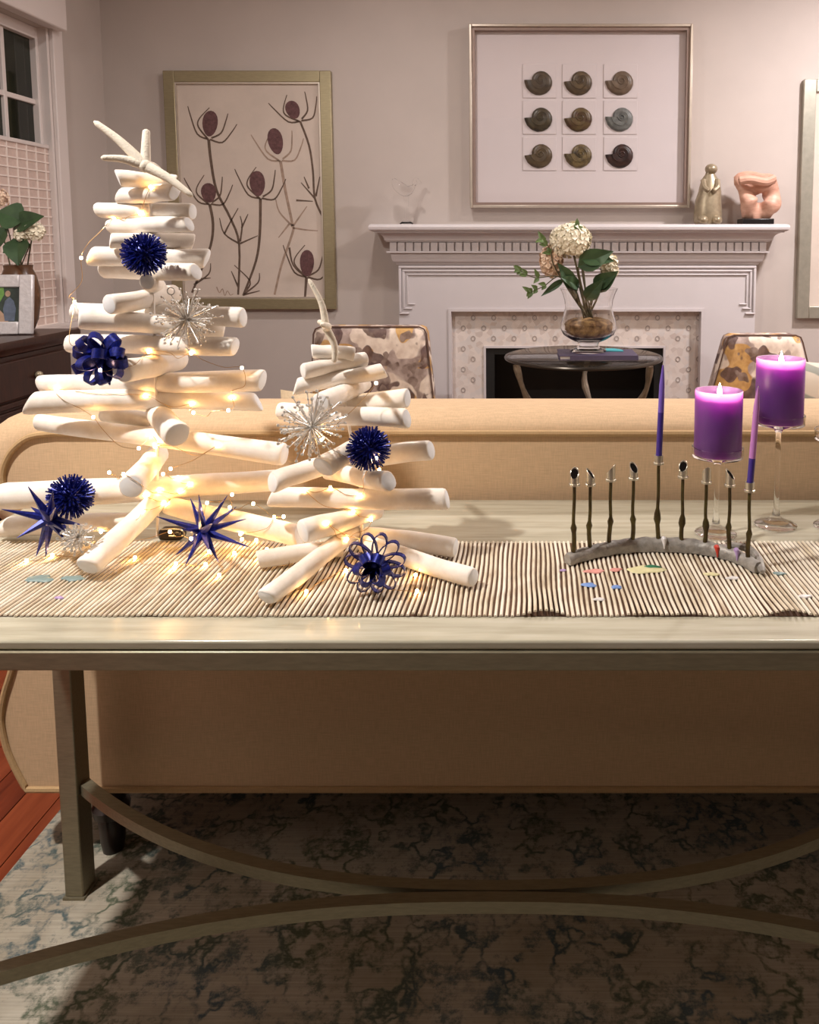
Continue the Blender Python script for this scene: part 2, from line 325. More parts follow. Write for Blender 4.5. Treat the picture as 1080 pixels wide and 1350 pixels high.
MB().box(LX - 0.085, LX - 0.03, PE + 0.085, PE + 0.105, WIN_Z0 + 0.0015, WIN_Z1).build('sash_stop', M['trim'], wf, bevel=0.003)
MB().box(LX - 0.085, LX - 0.04, WIN_Y0, PE, WIN_Z1 - 0.05, WIN_Z1).build('sash_rail', M['trim'], wf, bevel=0.003)
mz = PX(20, 128, LX - 0.07).z; my = PX(1, 100, LX - 0.07).y
MB().box(LX - 0.08, LX - 0.055, WIN_Y0, PE, mz - 0.011, mz + 0.011).build('muntin', M['trim'], wf, bevel=0.002)
for yy in (my, my - 0.32): MB().box(LX - 0.081, LX - 0.054, yy - 0.011, yy + 0.011, WIN_Z0, WIN_Z1 - 0.05).build('muntin', M['trim'], wf, bevel=0.002)
edges = [WIN_Y0, my - 0.331, my - 0.32, my - 0.011, my + 0.011, PE]
for (a, b_) in ((WIN_Y0, my - 0.331), (my - 0.309, my - 0.011), (my + 0.011, PE)):
    for (z0, z1) in ((WIN_Z0, mz - 0.011), (mz + 0.011, WIN_Z1 - 0.05)):
        MB().box(LX - 0.074, LX - 0.068, a, b_, z0, z1).build('pane', M['night'], wf, smooth=False)
# top-down shade in the lower part of the window
SHZ = PX(78, 196, LX + 0.01).z
t = thing('woven_blind', (LX, 3.0, WIN_Z0), 'white gridded fabric blind covering the lower half of the window', 'blind')
M['shade'] = mat('shade_cloth', lin((206, 184, 174)), 0.9, var=0.05, vscale=60); M['shade_line'] = mat('shade_thread', lin((236, 222, 214)), 0.9)
MB().box(LX - 0.028, LX - 0.020, WIN_Y0, WIN_Y1 - 0.02, WIN_Z0 + 0.003, SHZ).build('cloth', M['shade'], t, smooth=False)
MB().box(LX - 0.034, LX - 0.012, WIN_Y0, WIN_Y1 - 0.02, SHZ - 0.006, SHZ + 0.012).build('top_rail', M['trim'], t, bevel=0.003)
gm = MB(); z = WIN_Z0
while z < SHZ - 0.01: gm.box(LX - 0.020, LX - 0.0165, WIN_Y0, WIN_Y1 - 0.02, z, z + 0.006); z += 0.040
y = WIN_Y1 - 0.05
while y > WIN_Y0: gm.box(LX - 0.020, LX - 0.0168, y, y + 0.008, WIN_Z0 + 0.003, SHZ - 0.006); y -= 0.066
stuff(gm.build('grid_threads', M['shade_line'], t, smooth=False))
t2 = MB().box(LX + 0.024, LX + 0.07, WIN_Y0 - cw, WIN_Y1 + 0.03, PX(76, 36, LX + 0.07).z, PX(76, 36, LX + 0.07).z + 0.15)
tag(t2.build('window_valance', M['trim'], loc=(LX + 0.03, 3.0, 2.2), bevel=0.006), 'white painted box valance across the head of the window', 'valance')

# ------------------------------------------------------------------ rug
rx0 = PZ(30, 1133, 0).x
rug = MB().box(rx0, 1.95, -0.2, 3.3, 0.0005, 0.011)
tag(rug.build('area_rug', M['rug'], loc=(0.4, 1.5, 0), bevel=0.003), 'distressed beige and blue-green area rug under the sofa and console table', 'rug')

# ------------------------------------------------------------------ fireplace
CF = 4.02                                        # face of the surround
xl = PY(526, 400, CF).x; xr = PY(996, 400, CF).x
fp = thing('fireplace', (0.2, WY, 0), 'white painted fireplace surround with dentil mantel and patterned tile', 'fireplace')
def U(prof, xl_, xr_, front, wall):              # mitred moulding round three sides; prof = (projection, z)
    lps = []
    for p, z in prof: lps.append([(xl_ - p, wall, z), (xl_ - p, front - p, z), (xr_ + p, front - p, z), (xr_ + p, wall, z)])
    return lps
def zf(y, Y): return PY(760, y, Y).z
def umold(name, prof, m=None):
    mb = MB(); mb.loops(U(prof, xl, xr, CF, WY), False, False, closed=False)
    k_ = len(prof); mb.f.append((0, 1, 2, 3)); b = (k_ - 1) * 4; mb.f.append((b, b + 1, b + 2, b + 3)); return mb.build(name, m or M['mantel'], fp, auto=25)
zs = zf(295.5, 3.90)
umold('mantel_shelf', [(0.112, zs), (0.120, zs - 0.004), (0.124, zs - 0.014), (0.122, zs - 0.026), (0.112, zs - 0.034), (0.08, zs - 0.034)])
z1 = zf(317, 3.96); zc0 = zs - 0.034
prof = [(0.104, zc0)] + [(0.104 - 0.046 * math.sin(a * math.pi / 2 / 6), zc0 - 0.006 - (zc0 - 0.006 - z1) * (1 - math.cos(a * math.pi / 2 / 6))) for a in range(7)] + [(0.052, z1), (0.052, z1 - 0.006)]
umold('crown_cove', prof)
zd0 = z1 - 0.006; zd1 = zf(331, 3.98)
umold('dentil_band', [(0.036, zd0), (0.036, zd1), (0.05, zd1), (0.05, zd1 - 0.008), (0.03, zd1 - 0.008)])
nd = 46; span = (xr + 0.036) - (xl - 0.036); pit = span / nd; dw = pit * 0.78
dmesh = None
for i in range(nd):
    cx_ = xl - 0.036 + pit * (i + 0.5)
    if dmesh is None: o = MB().box(-dw / 2, dw / 2, -0.016, 0.0, zd1 + 0.001, zd0 - 0.004).build('dentil', M['mantel'], None, loc=(0, 0, 0), smooth=False); dmesh = o.data; o.parent = fp
    else: o = bpy.data.objects.new('dentil', dmesh); COL.objects.link(o); o.parent = fp
    o.location = Vector((cx_, CF - 0.036, 0)) - Vector(fp['org'])
z2 = zd1 - 0.008; z3 = zf(349, 4.0)
umold('frieze_moulding', [(0.032, z2)] + [(0.012 + 0.020 * math.cos(a * math.pi / 2 / 6) , z2 - (z2 - z3) * 0.85 * math.sin(a * math.pi / 2 / 6)) for a in range(7)] + [(0.008, z3)])
# body of the surround
ox0 = PY(593, 470, CF).x; ox1 = PY(926, 470, CF).x; oz = zf(408, CF)
sb = MB(); sb.box(xl, ox0, CF, WY, 0, z3); sb.box(ox1, xr, CF, WY, 0, z3); sb.box(ox0, ox1, CF, WY, oz, z3)
sb.build('surround', M['mantel'], fp, smooth=False)
# eared outer mouldings
def rails(name, off, w, pr, ztop, ear_z, ear):
    mb = MB(); a = xl + off; b = xr - off
    mb.box(a, b, CF - pr, CF, ztop - w, ztop); mb.box(a, a + w, CF - pr, CF, ear_z, ztop - w); mb.box(b - w, b, CF - pr, CF, ear_z, ztop - w)
    mb.box(a, a + ear, CF - pr, CF, ear_z - w * 0.8, ear_z); mb.box(b - ear, b, CF - pr, CF, ear_z - w * 0.8, ear_z)
    mb.build(name, M['mantel'], fp, bevel=0.003)
ez = zf(404, CF)
rails('eared_moulding', 0.002, 0.012, 0.012, z3 - 0.006, ez - 0.03, 0.05)
rails('eared_moulding', 0.022, 0.010, 0.010, z3 - 0.026, ez - 0.006, 0.045)
rails('eared_moulding', 0.042, 0.008, 0.008, z3 - 0.046, ez + 0.015, 0.04)
# inner edge moulding of the tile opening
ib = MB(); ib.box(ox0 - 0.004, ox0 + 0.010, CF - 0.006, WY - 0.03, 0, oz - 0.010); ib.box(ox1 - 0.010, ox1 + 0.004, CF - 0.006, WY - 0.03, 0, oz - 0.010); ib.box(ox0 - 0.004, ox1 + 0.004, CF - 0.006, WY - 0.03, oz - 0.010, oz + 0.004)
ib.build('opening_moulding', M['mantel'], fp, smooth=False)
M['tile'] = None
n = NT('marble_mosaic'); mp = n.coord('Object'); vo = n.n('ShaderNodeTexVoronoi', Scale=38.0); n.l(mp, 'Vector', vo, 'Vector'); sp = n.n('ShaderNodeSeparateColor'); n.l(vo, 'Color', sp, 'Color')
r = n.ramp([(0.0, lin((204, 190, 182))), (0.5, lin((226, 214, 206))), (1.0, lin((212, 204, 200)))]); n.l(sp, 'Red', r, 'Fac'); n.l(r, 'Color', n.b, 'Base Color'); n.b.inputs['Roughness'].default_value = 0.3; M['tile'] = n.m
M['tile_grey'] = mat('grey_marble_ring', lin((172, 160, 154)), 0.3, var=0.12, vscale=60)
TY = WY - 0.03
fx0 = PY(638, 490, TY).x; fx1 = PY(877, 490, TY).x; fz = zf(456, TY)
tp = MB(); tp.box(ox0 + 0.010, fx0, TY, WY, 0, oz - 0.010); tp.box(fx1, ox1 - 0.010, TY, WY, 0, oz - 0.010); tp.box(fx0, fx1, TY, WY, fz, oz - 0.010)
tile = tp.build('tile_surround', M['tile'], fp, smooth=False)
ring = None; row = 0; ry = 419.0
while ry < 545:
    xs = [611 + (0 if row % 2 else -14) + 27 * q for q in range(13)]
    for X in xs:
        if X < 603 or X > 922: continue
        if 628 < X < 888 and ry > 447: continue
        p = PY(X, ry, TY)
        if p.z > oz - 0.02: continue
        if ring is None:
            mb = MB(); sg = 8
            lo = [[(math.cos(2 * math.pi * j / sg) * rr, yy, math.sin(2 * math.pi * j / sg) * rr * 1.15) for j in range(sg)] for rr, yy in ((0.013, 0.0), (0.013, -0.002), (0.0075, -0.002), (0.0075, 0.0))]
            mb.loops(lo, False, False); ring = mb.build('mosaic_ring', M['tile_grey'], None, loc=(0, 0, 0), smooth=False); o = ring
        else: o = bpy.data.objects.new('mosaic_ring', ring.data); COL.objects.link(o)
        o.parent = tile; o.location = p - Vector(fp['org'])
    ry += 13.6; row += 1
fbx = MB()
fbx.box(fx0, fx1, WY + 0.45, WY + 0.47, 0, fz); fbx.box(fx0 - 0.0, fx0 + 0.02, WY + 0.0, WY + 0.45, 0, fz); fbx.box(fx1 - 0.02, fx1, WY, WY + 0.45, 0, fz); fbx.box(fx0, fx1, WY, WY + 0.47, fz - 0.02, fz - 0.0); fbx.box(fx0, fx1, WY, WY + 0.47, 0, 0.02)
fbx.build('firebox', M['black'], fp, smooth=False)
ff = MB(); w = 0.011; ff.box(fx0, fx0 + w, TY - 0.006, WY, 0, fz - w); ff.box(fx1 - w, fx1, TY - 0.006, WY, 0, fz - w); ff.box(fx0, fx1, TY - 0.006, WY, fz - w, fz); ff.build('firebox_trim', M['mantel'], fp, smooth=False)
ff = MB(); w2 = 0.055; ff.box(fx0 + w, fx0 + w2, TY + 0.01, WY, 0, fz - w); ff.box(fx1 - w2, fx1 - w, TY + 0.01, WY, 0, fz - w); ff.box(fx0 + w2, fx1 - w2, TY + 0.01, WY, fz - 0.045, fz - w); ff.build('firebox_frame', M['black'], fp, smooth=False)

# ------------------------------------------------------------------ framed pictures
def frame(name, label, x0, x1, y0, y1, Y, prof_w, depth, m, m_in, tilt=0.0):
    a = PY(x0, y0, Y); b = PY(x1, y1, Y); X0, X1, Z1, Z0 = a.x, b.x, a.z, b.z
    t = thing(name, ((X0 + X1) / 2, WY, Z0), label, 'picture')
    w = prof_w
    for nm, q in (('frame_side', (X0, X0 + w, Z0, Z1)), ('frame_side', (X1 - w, X1, Z0, Z1)), ('frame_rail', (X0 + w, X1 - w, Z1 - w, Z1)), ('frame_rail', (X0 + w, X1 - w, Z0, Z0 + w))):
        MB().box(q[0], q[1], Y, WY - 0.001, q[2], q[3]).build(nm, m, t, bevel=0.003)
    return t, X0 + w, X1 - w, Z0 + w, Z1 - w
M['champagne'] = mat('champagne_frame', lin((154, 142, 112)), 0.38, 0.55, var=0.1, vscale=30, stretch=(1, 1, 6))
M['silver_frame'] = mat('pale_silver_frame', lin((196, 184, 170)), 0.35, 0.6, var=0.06, vscale=30)
M['silver_wide'] = mat('wide_silver_frame', lin((176, 172, 158)), 0.35, 0.6, var=0.08, vscale=30)
M['paper'] = mat('watercolour_paper', lin((204, 190, 178)), 0.9, var=0.05, vscale=7)
M['mount'] = mat('white_mount_board', lin((214, 204, 204)), 0.9, var=0.015, vscale=6)
FY = WY - 0.035
t, X0, X1, Z0, Z1 = frame('thistle_picture', 'tall framed watercolour of purple thistles in a champagne frame', 214, 443, 93, 408, FY, 0.056, 0.03, M['champagne'], None)
MB().box(X0, X1, FY + 0.014, WY - 0.002, Z0, Z1).build('paper', M['paper'], t, smooth=False)
ib = MB(); w = 0.008; ib.box(X0, X0 + w, FY + 0.003, FY + 0.014, Z0, Z1); ib.box(X1 - w, X1, FY + 0.003, FY + 0.014, Z0, Z1); ib.box(X0 + w, X1 - w, FY + 0.003, FY + 0.014, Z0, Z0 + w); ib.box(X0 + w, X1 - w, FY + 0.003, FY + 0.014, Z1 - w, Z1); ib.build('inner_fillet', M['silver_frame'], t, smooth=False)
M['ink'] = mat('sepia_ink', lin((100, 82, 70)), 0.9, var=0.25, vscale=40)
M['ink2'] = mat('pale_sepia_ink', lin((160, 138, 122)), 0.9, var=0.2, vscale=40)
M['plum'] = mat('plum_watercolour', lin((100, 70, 70)), 0.9, var=0.28, vscale=70)
PYp = FY + 0.0135
def crop(cx_, cy_): return PY(200 + cx_ / 3.857, 80 + cy_ / 3.857, PYp)
def stroke(mb, pts, w0, w1):
    pts = spline([crop(*p) for p in pts], 4); k_ = len(pts); L = []; Rr = []
    for i, p in enumerate(pts):
        t_ = (pts[min(i + 1, k_ - 1)] - pts[max(i - 1, 0)]).normalized(); nn = Vector((-t_.z, 0, t_.x)); w_ = 1.45 * (w0 + (w1 - w0) * i / (k_ - 1)); L.append(p + nn * w_); Rr.append(p - nn * w_)
    b = len(mb.v); mb.v += [tuple(p) for p in L] + [tuple(p) for p in Rr]
    for i in range(k_ - 1): mb.f.append((b + i, b + i + 1, b + k_ + i + 1, b + k_ + i))
heads = [(297, 320, 37, 66, 4), (290, 672, 36, 50, -8), (538, 625, 37, 65, -5), (630, 410, 36, 68, -12), (718, 250, 33, 48, -24), (790, 1030, 34, 68, 0)]
stems = [[(290, 400), (300, 500), (330, 660), (400, 800), (445, 935), (440, 1190)], [(295, 730), (312, 830), (300, 940), (250, 1070), (205, 1180)], [(553, 700), (550, 880), (530, 1020), (465, 1195)], [(655, 510), (680, 660), (715, 830), (715, 880), (660, 1040), (625, 1190)], [(755, 308), (800, 430), (820, 560), (830, 700), (873, 800)], [(787, 1100), (780, 1205)]]
extra = [[[(445, 930), (370, 880), (345, 800)], [(450, 920), (460, 840), (450, 790)], [(458, 850), (490, 780)], [(450, 930), (540, 890)], [(440, 1150), (405, 1070)], [(370, 880), (395, 830), (440, 750)]],
         [[(215, 1140), (290, 1085), (300, 1030)], [(240, 1110), (300, 1105)]],
         [[(465, 1190), (540, 1130), (548, 1080)], [(480, 1170), (500, 1120), (420, 1040)], [(470, 1190), (550, 1170)]],
         [[(715, 840), (650, 770), (630, 700)], [(720, 840), (790, 740)], [(720, 850), (780, 860), (845, 865)], [(700, 830), (645, 900)]],
         [[(830, 700), (760, 620)], [(835, 690), (855, 590)], [(735, 710), (820, 715)], [(800, 650), (775, 590)]], [[(700, 950), (720, 1040), (780, 1100)]]]
brs = [[(0, 0), (-65, -25), (-112, -130), (-128, -175)], [(-8, -5), (-62, -65), (-60, -110), (-8, -175)], [(14, -8), (66, -40), (88, -110), (96, -150)], [(8, 0), (76, 12), (125, -50), (150, -95)]]
for i, (hx, hy, ra, rb, an) in enumerate(heads):
    mb = MB(); big = rb / 66.0
    stroke(mb, stems[i], 0.0052 if i != 4 else 0.0036, 0.0036)
    for e in extra[i]: stroke(mb, e, 0.0036, 0.0014)
    bx_, by_ = stems[i][0]
    for q in brs:
        c_, s_ = math.cos(R(an)), math.sin(R(an)); sgn = -1
        pts = [(bx_ + (px_ * c_ + py_ * s_ * sgn) * 0.92 * (0.75 + 0.25 * big), by_ + (-px_ * s_ * sgn + py_ * c_) * 0.92 * (0.75 + 0.25 * big)) for px_, py_ in q]
        stroke(mb, pts, 0.0034, 0.0015)
    mb.build('painted_stem', M['ink'] if i != 3 else M['ink2'], t, smooth=False)
    mb = MB(); k_ = 20; rim = []
    for j in range(k_):
        a = 2 * math.pi * j / k_; ex = math.cos(a) * ra * 1.06 * (1 - 0.12 * math.sin(a)); ey = math.sin(a) * rb; c_, s_ = math.cos(R(an)), math.sin(R(an))
        p = crop(hx + ex * c_ - ey * s_, hy + ex * s_ + ey * c_); p.y -= 0.0005; rim.append(p)
    mb.v = [tuple(p) for p in rim]; mb.f = [tuple(range(k_))]; mb.build('painted_flower_head', M['plum'], t, smooth=False)
mb = MB(); stroke(mb, [(330, 1150), (345, 1180), (360, 1160), (372, 1195), (385, 1170), (400, 1192), (415, 1185)], 0.002, 0.0012); mb.build('signature', M['ink2'], t, smooth=False)
# fossil shadow box
FY2 = WY - 0.06
t, X0, X1, Z0, Z1 = frame('fossil_shadow_box', 'large white shadow box with nine ammonite fossils above the mantel', 618, 910, 31, 274, FY2, 0.014, 0.05, M['silver_frame'], None)
back = WY - 0.012
MB().box(X0, X1, back, WY - 0.002, Z0, Z1).build('mount_board', M['mount'], t, smooth=False)
lin_ = MB(); w = 0.014
lin_.box(X0, X0 + w, FY2 + 0.012, back, Z0, Z1); lin_.box(X1 - w, X1, FY2 + 0.012, back, Z0, Z1); lin_.box(X0 + w, X1 - w, FY2 + 0.012, back, Z0, Z0 + w); lin_.box(X0 + w, X1 - w, FY2 + 0.012, back, Z1 - w, Z1)
M['fillet'] = mat('taupe_frame_fillet', lin((150, 128, 118)), 0.5, 0.2, var=0.05); lin_.build('inner_fillet', M['fillet'], t, smooth=False)
MB().box(X0, X1, FY2 + 0.006, FY2 + 0.009, Z0, Z1).build('glass_pane', M['pane'], t, smooth=False)
fc = [((52, 42, 34), (84, 72, 54)), ((62, 50, 38), (92, 76, 52)), ((88, 72, 58), (112, 94, 76)), ((44, 36, 28), (80, 70, 50)), ((70, 44, 30), (104, 88, 56)), ((84, 86, 84), (122, 124, 120)), ((70, 56, 40), (96, 80, 58)), ((58, 48, 34), (124, 106, 70)), ((34, 24, 22), (66, 40, 34))]
for q in range(9):
    gx = 711.5 + 52.3 * (q % 3); gy = 107 + 48 * (q // 3); c0 = PY(gx + (2 if q % 3 == 2 else 0), gy, back); s_ = 0.085
    MB().box(c0.x - s_, c0.x + s_, back - 0.004, back, c0.z - s_ * 0.98, c0.z + s_ * 0.98).build('fossil_mount', M['mount'], t, bevel=0.002)
    m_ = mat('ammonite_stone_%d' % q, lin(fc[q][0]), 0.35, c2=lin(fc[q][1]), vscale=45, bump=0.4, bscale=160)
    r0 = 0.064; K = 40; lo = []
    cc = c0 + Vector((0.006, -0.004, 0)); rot = R((-3, 3, 0, 2, 4, -2, 6, 0, 3)[q])
    for sc_, dy in ((1.0, 0.0), (0.97, -0.008), (0.80, -0.014), (0.5, -0.016), (0.25, -0.012), (0.05, -0.011)):
        lp = []
        for j in range(K):
            tt = j / (K - 1); a = math.pi + tt * 2 * math.pi + rot; rr = r0 * (1.30 - 0.42 * min(1, tt * 1.6) - 0.16 * tt) * sc_
            rr *= 1 + (0.012 * math.sin(j * 2.6) if sc_ > 0.6 else 0)
            lp.append(cc + Vector((math.cos(a) * rr, dy, math.sin(a) * rr)))
        lo.append(lp)
    fo = MB().loops(lo).build('fossil', m_, t, auto=50)
    sp_ = []
    for j in range(60):
        tt = j / 59; a = math.pi + tt * 4.6 * math.pi + rot; rr = r0 * 0.80 * math.exp(-0.46 * tt * 4.6) ; sp_.append(cc + Vector((math.cos(a) * rr, -0.0155 + 0.002 * tt, math.sin(a) * rr)))
    MB().tube(sp_, [0.0035 * (1 - 0.6 * j / 59) for j in range(60)], 5).build('spiral_ridge', m_, fo)
# picture at the right
t, X0, X1, Z0, Z1 = frame('silver_picture', 'framed picture in a wide silver frame beside the mantel end', 1061, 1300, 104, 420, FY, 0.062, 0.03, M['silver_wide'], None)
MB().box(X0, X1, FY + 0.014, WY - 0.002, Z0, Z1).build('paper', M['paper'], t, smooth=False)

# ------------------------------------------------------------------ things on the mantel
MZ = zs
# seal-like brass figurine
def blobs(mb_list): pass
c = PY(933, 298, 3.98); c.z = MZ
M['brassy'] = mat('aged_pewter', lin((160, 146, 122)), 0.35, 0.45, var=0.15, vscale=40)
def hp(x, y, Y=3.98): return PY(x, y, Y)
t = thing('seal_figurine', tuple(c), 'smooth pewter animal figurine standing upright on the mantel', 'figurine')
sz = (PY(933, 218, 3.98).z - MZ); wpx = 3.98 / FPX
prof = [(16, 0), (18.5, 0.05), (18.5, 0.2), (17, 0.4), (15, 0.55), (13, 0.68), (10, 0.78), (6.5, 0.85), (6, 0.875)]
lo = []
for i, (r_, h_) in enumerate(prof):
    off = (2 if h_ > 0.5 else 0) * wpx
    lo.append([c + Vector((off + math.cos(2 * math.pi * j / 20) * r_ * wpx, math.sin(2 * math.pi * j / 20) * r_ * wpx * 0.8, h_ * sz)) for j in range(20)])
MB().loops(lo).build('body', M['brassy'], t)
MB().ball(c + Vector((3 * wpx, -0.003, 0.935 * sz)), 8.2 * wpx, 14, 10, (1, 1.1, 0.85)).build('head', M['brassy'], t)
for dx, a in ((-7, 1), (8, -1)):
    MB().tube(spline([c + Vector((dx * wpx * 1.2, -0.028, 0.74 * sz)), c + Vector((dx * wpx * 1.1, -0.05, 0.62 * sz)), c + Vector((dx * wpx * 0.3, -0.062, 0.56 * sz))], 4), [0.014] * 5 + [0.012] * 3 + [0.009], 8).build('flipper', M['brassy'], t)
for dx in (-9, 9): MB().ball(c + Vector((dx * wpx, -0.045, 0.07 * sz)), 8 * wpx, 12, 8, (0.9, 1.2, 0.8)).build('foot', M['brassy'], t)
# pink stone sculpture with a hole
c = PY(996, 300, 3.98); c.z = MZ
t = thing('stone_sculpture', tuple(c), 'twisted pink stone abstract sculpture with a hole on a black plinth', 'sculpture')
M['pinkstone'] = mat('pink_alabaster', lin((184, 134, 114)), 0.5, c2=lin((214, 172, 150)), vscale=14, stretch=(1, 1, 3), bump=0.15, bscale=30)
MB().box(c.x - 0.077, c.x + 0.077, c.y - 0.055, c.y + 0.055, MZ, MZ + 0.028).build('plinth', M['battery'], t, bevel=0.004)
def sc(px_, py_): return Vector((PY(px_, py_, c.y).x, 0, PY(px_, py_, c.y).z))
outer = [(982, 293), (977, 282), (975, 262), (974, 252), (969, 243), (968, 235), (974, 228), (988, 225), (1003, 229), (1018, 230), (1025, 240), (1029, 255), (1030, 268), (1026, 277), (1018, 283), (1012, 292), (1002, 295), (992, 295)]
hole = [(997, 263), (997, 259), (1000, 256), (1004, 255), (1007, 258), (1007, 262), (1005, 266), (1001, 267)]
K = 36
def resample(poly, K):
    pts = [sc(*p) for p in poly]; pts.append(pts[0]); sp = spline(pts, 8)[:-1]; return [sp[int(i * len(sp) / K)] for i in range(K)]
oc = sc(1001, 261)
def by_angle(poly, K):
    pts = [sc(*p) for p in poly]; pts.append(pts[0]); sp = spline(pts, 10); out = []
    for i in range(K):
        a = 2 * math.pi * i / K; d = Vector((math.cos(a), 0, math.sin(a)))
        best = max(sp, key=lambda p: (p - oc).normalized().dot(d)); out.append(oc + d * (best - oc).length)
    return out
ou = by_angle(outer, K); ho = by_angle(hole, K); lo = []
for s_ in range(13):
    a = 2 * math.pi * s_ / 12; lp = []
    for i in range(K):
        mid = (ou[i] + ho[i]) / 2; hf = (ou[i] - ho[i]) / 2; tw = 0.018 * math.sin(3 * 2 * math.pi * i / K + 0.6)
        sq = math.copysign(abs(math.cos(a)) ** 0.8, math.cos(a))
        p = mid + hf * sq; th = 0.050 * (0.75 + 0.25 * math.sin(2 * math.pi * i / K * 2 + 1)); lp.append(Vector((p.x, c.y + tw + math.sin(a) * th, max(p.z, MZ + 0.026))))
    lo.append(lp)
MB().loops(lo, False, False).build('carved_stone', M['pinkstone'], t, auto=60)
ridge = spline([sc(970, 240) + Vector((0, c.y - 0.05, 0)), sc(985, 238) + Vector((0, c.y - 0.06, 0)), sc(1004, 241) + Vector((0, c.y - 0.055, 0)), sc(1019, 235) + Vector((0, c.y - 0.03, 0))], 5)
MB().tube(ridge, [0.012] + [0.022] * (len(ridge) - 2) + [0.01], 10).build('stone_fold', M['pinkstone'], t)
# clear glass bird figurine
c = PY(536, 291, 3.98); c.z = MZ
t = thing('glass_figurine', tuple(c), 'clear glass bird figurine on a slim stem at the bare end of the mantel', 'figurine')
MB().lathe([(0.032, 0), (0.034, 0.004), (0.030, 0.010), (0.012, 0.018), (0.009, 0.06), (0.011, 0.11), (0.014, 0.14)], c, 18).build('stem', M['glass_fine'], t)
b = c + Vector((0, 0, 0.165))
pts = spline([b + Vector((-0.06, 0, 0.06)), b + Vector((-0.045, 0, 0.03)), b, b + Vector((0.035, 0, 0.02)), b + Vector((0.05, 0, 0.055)), b + Vector((0.075, 0, 0.035))], 5)
k_ = len(pts); rr = [0.006 + 0.022 * math.sin(math.pi * min(1, i / (k_ * 0.62))) if i < k_ * 0.62 else 0.014 - 0.011 * (i - k_ * 0.62) / (k_ * 0.38) for i in range(k_)]
MB().tube(pts, [max(0.004, q) for q in rr], 12).build('bird', M['glass_fine'], t)

# ------------------------------------------------------------------ dark cabinet at the left
CX, CYE = -1.68, PX(106, 433, -1.68).y; CZ = PX(106, 433, -1.68).z
t = thing('sideboard', (-1.9, 2.2, 0), 'dark espresso wooden sideboard under the window', 'cabinet')
cy0 = 1.55; xb = LX + 0.02
MB().box(xb, CX - 0.03, cy0 + 0.03, CYE - 0.03, 0.06, CZ - 0.03).build('body', M['wood_dark'], t, bevel=0.004)
mb = MB(); mb.loops([[(xb, cy0 + 0.03 - e, z), (CX - 0.03 + e, cy0 + 0.03 - e, z), (CX - 0.03 + e, CYE - 0.03 + e, z), (xb, CYE - 0.03 + e, z)] for e, z in ((0.004, CZ - 0.052), (0.010, CZ - 0.046), (0.014, CZ - 0.034), (0.024, CZ - 0.026), (0.030, CZ - 0.018), (0.030, CZ - 0.006), (0.026, CZ))]); mb.build('top', M['wood_dark'], t, auto=50)
MB().box(CX - 0.031, CX - 0.02, cy0 + 0.03, CYE - 0.03, CZ - 0.225, CZ - 0.205).build('waist_moulding', M['wood_dark'], t, bevel=0.004)
ndr = 3; dl = (CYE - cy0 - 0.06) / ndr
for i in range(ndr):
    y0 = cy0 + 0.03 + i * dl + 0.012; y1 = y0 + dl - 0.024
    d = MB().box(CX - 0.031, CX - 0.016, y0, y1, CZ - 0.198, CZ - 0.068).build('drawer', M['wood_dark'], t, bevel=0.005)
    MB().ball((CX - 0.006, (y0 + y1) / 2, CZ - 0.133), 0.013, 10, 8).build('knob', M['brassy'], d)
    d = MB().box(CX - 0.031, CX - 0.020, y0, y1, 0.10, CZ - 0.235).build('door', M['wood_dark'], t, bevel=0.003)
    fl_ = MB(); yy = y0 + 0.03
    while yy < y1 - 0.03:
        fl_.tube([(CX - 0.020, yy, 0.13), (CX - 0.020, yy, CZ - 0.265)], 0.009, 8); yy += 0.024
    stuff(fl_.build('reeding', M['wood_dark'], d))
    MB().ball((CX - 0.006, y1 - 0.012, CZ - 0.30), 0.010, 10, 8).build('knob', M['brassy'], d)
for xx in (xb + 0.04, CX - 0.08):
    for yy in (cy0 + 0.08, CYE - 0.09): MB().lathe([(0.022, 0.0005), (0.03, 0.05), (0.03, 0.065)], (xx, yy, 0), 12).build('foot', M['wood_dark'], t)
# photo frame standing on it
pb = PZ(42, 440.5, CZ + 0.003); fh = 0.21; fw = 0.17
t = thing('photo_frame', tuple(pb), 'hammered silver photo frame standing on the sideboard', 'photo frame')
M['hammered'] = mat('hammered_silver', lin((214, 210, 212)), 0.35, 0.35, var=0.10, vscale=70, bump=0.6, bscale=70)
tl = Matrix.Translation(pb) @ Matrix.Rotation(R(8), 4, 'Z') @ Matrix.Rotation(R(-9), 4, 'X')
def fb(x0, x1, y0, y1, z0, z1, nm, m_, **k2): return MB().box(x0, x1, y0, y1, z0, z1, tl).build(nm, m_, t, **k2)
w = 0.045
for q in ((-fw, -fw + w, 0, fh), (-w, 0, 0, fh), (-fw + w, -w, 0, w), (-fw + w, -w, fh - w, fh)): fb(q[0], q[1], 0, 0.018, q[2], q[3], 'frame_side', M['hammered'], bevel=0.004)
M['photo_bg'] = mat('photo_print_dark', lin((38, 46, 42)), 0.4, c2=lin((60, 74, 64)), vscale=30); M['photo_green'] = mat('photo_print_green', lin((92, 140, 66)), 0.4, c2=lin((130, 176, 92)), vscale=60)
M['photo_suit'] = mat('photo_print_blue_grey', lin((92, 104, 124)), 0.4, var=0.2, vscale=60); M['photo_ground'] = mat('photo_print_tan', lin((176, 146, 124)), 0.4, var=0.2, vscale=60)
ph = fb(-fw + w, -w, 0.008, 0.012, w, fh - w, 'photo', M['photo_bg'], smooth=False)
def flat(poly, yy, nm, m_):
    mb = MB(); mb.v = [tuple(tl @ Vector((p[0], yy, p[1]))) for p in poly]; mb.f = [tuple(range(len(poly)))]; return mb.build(nm, m_, ph, smooth=False)
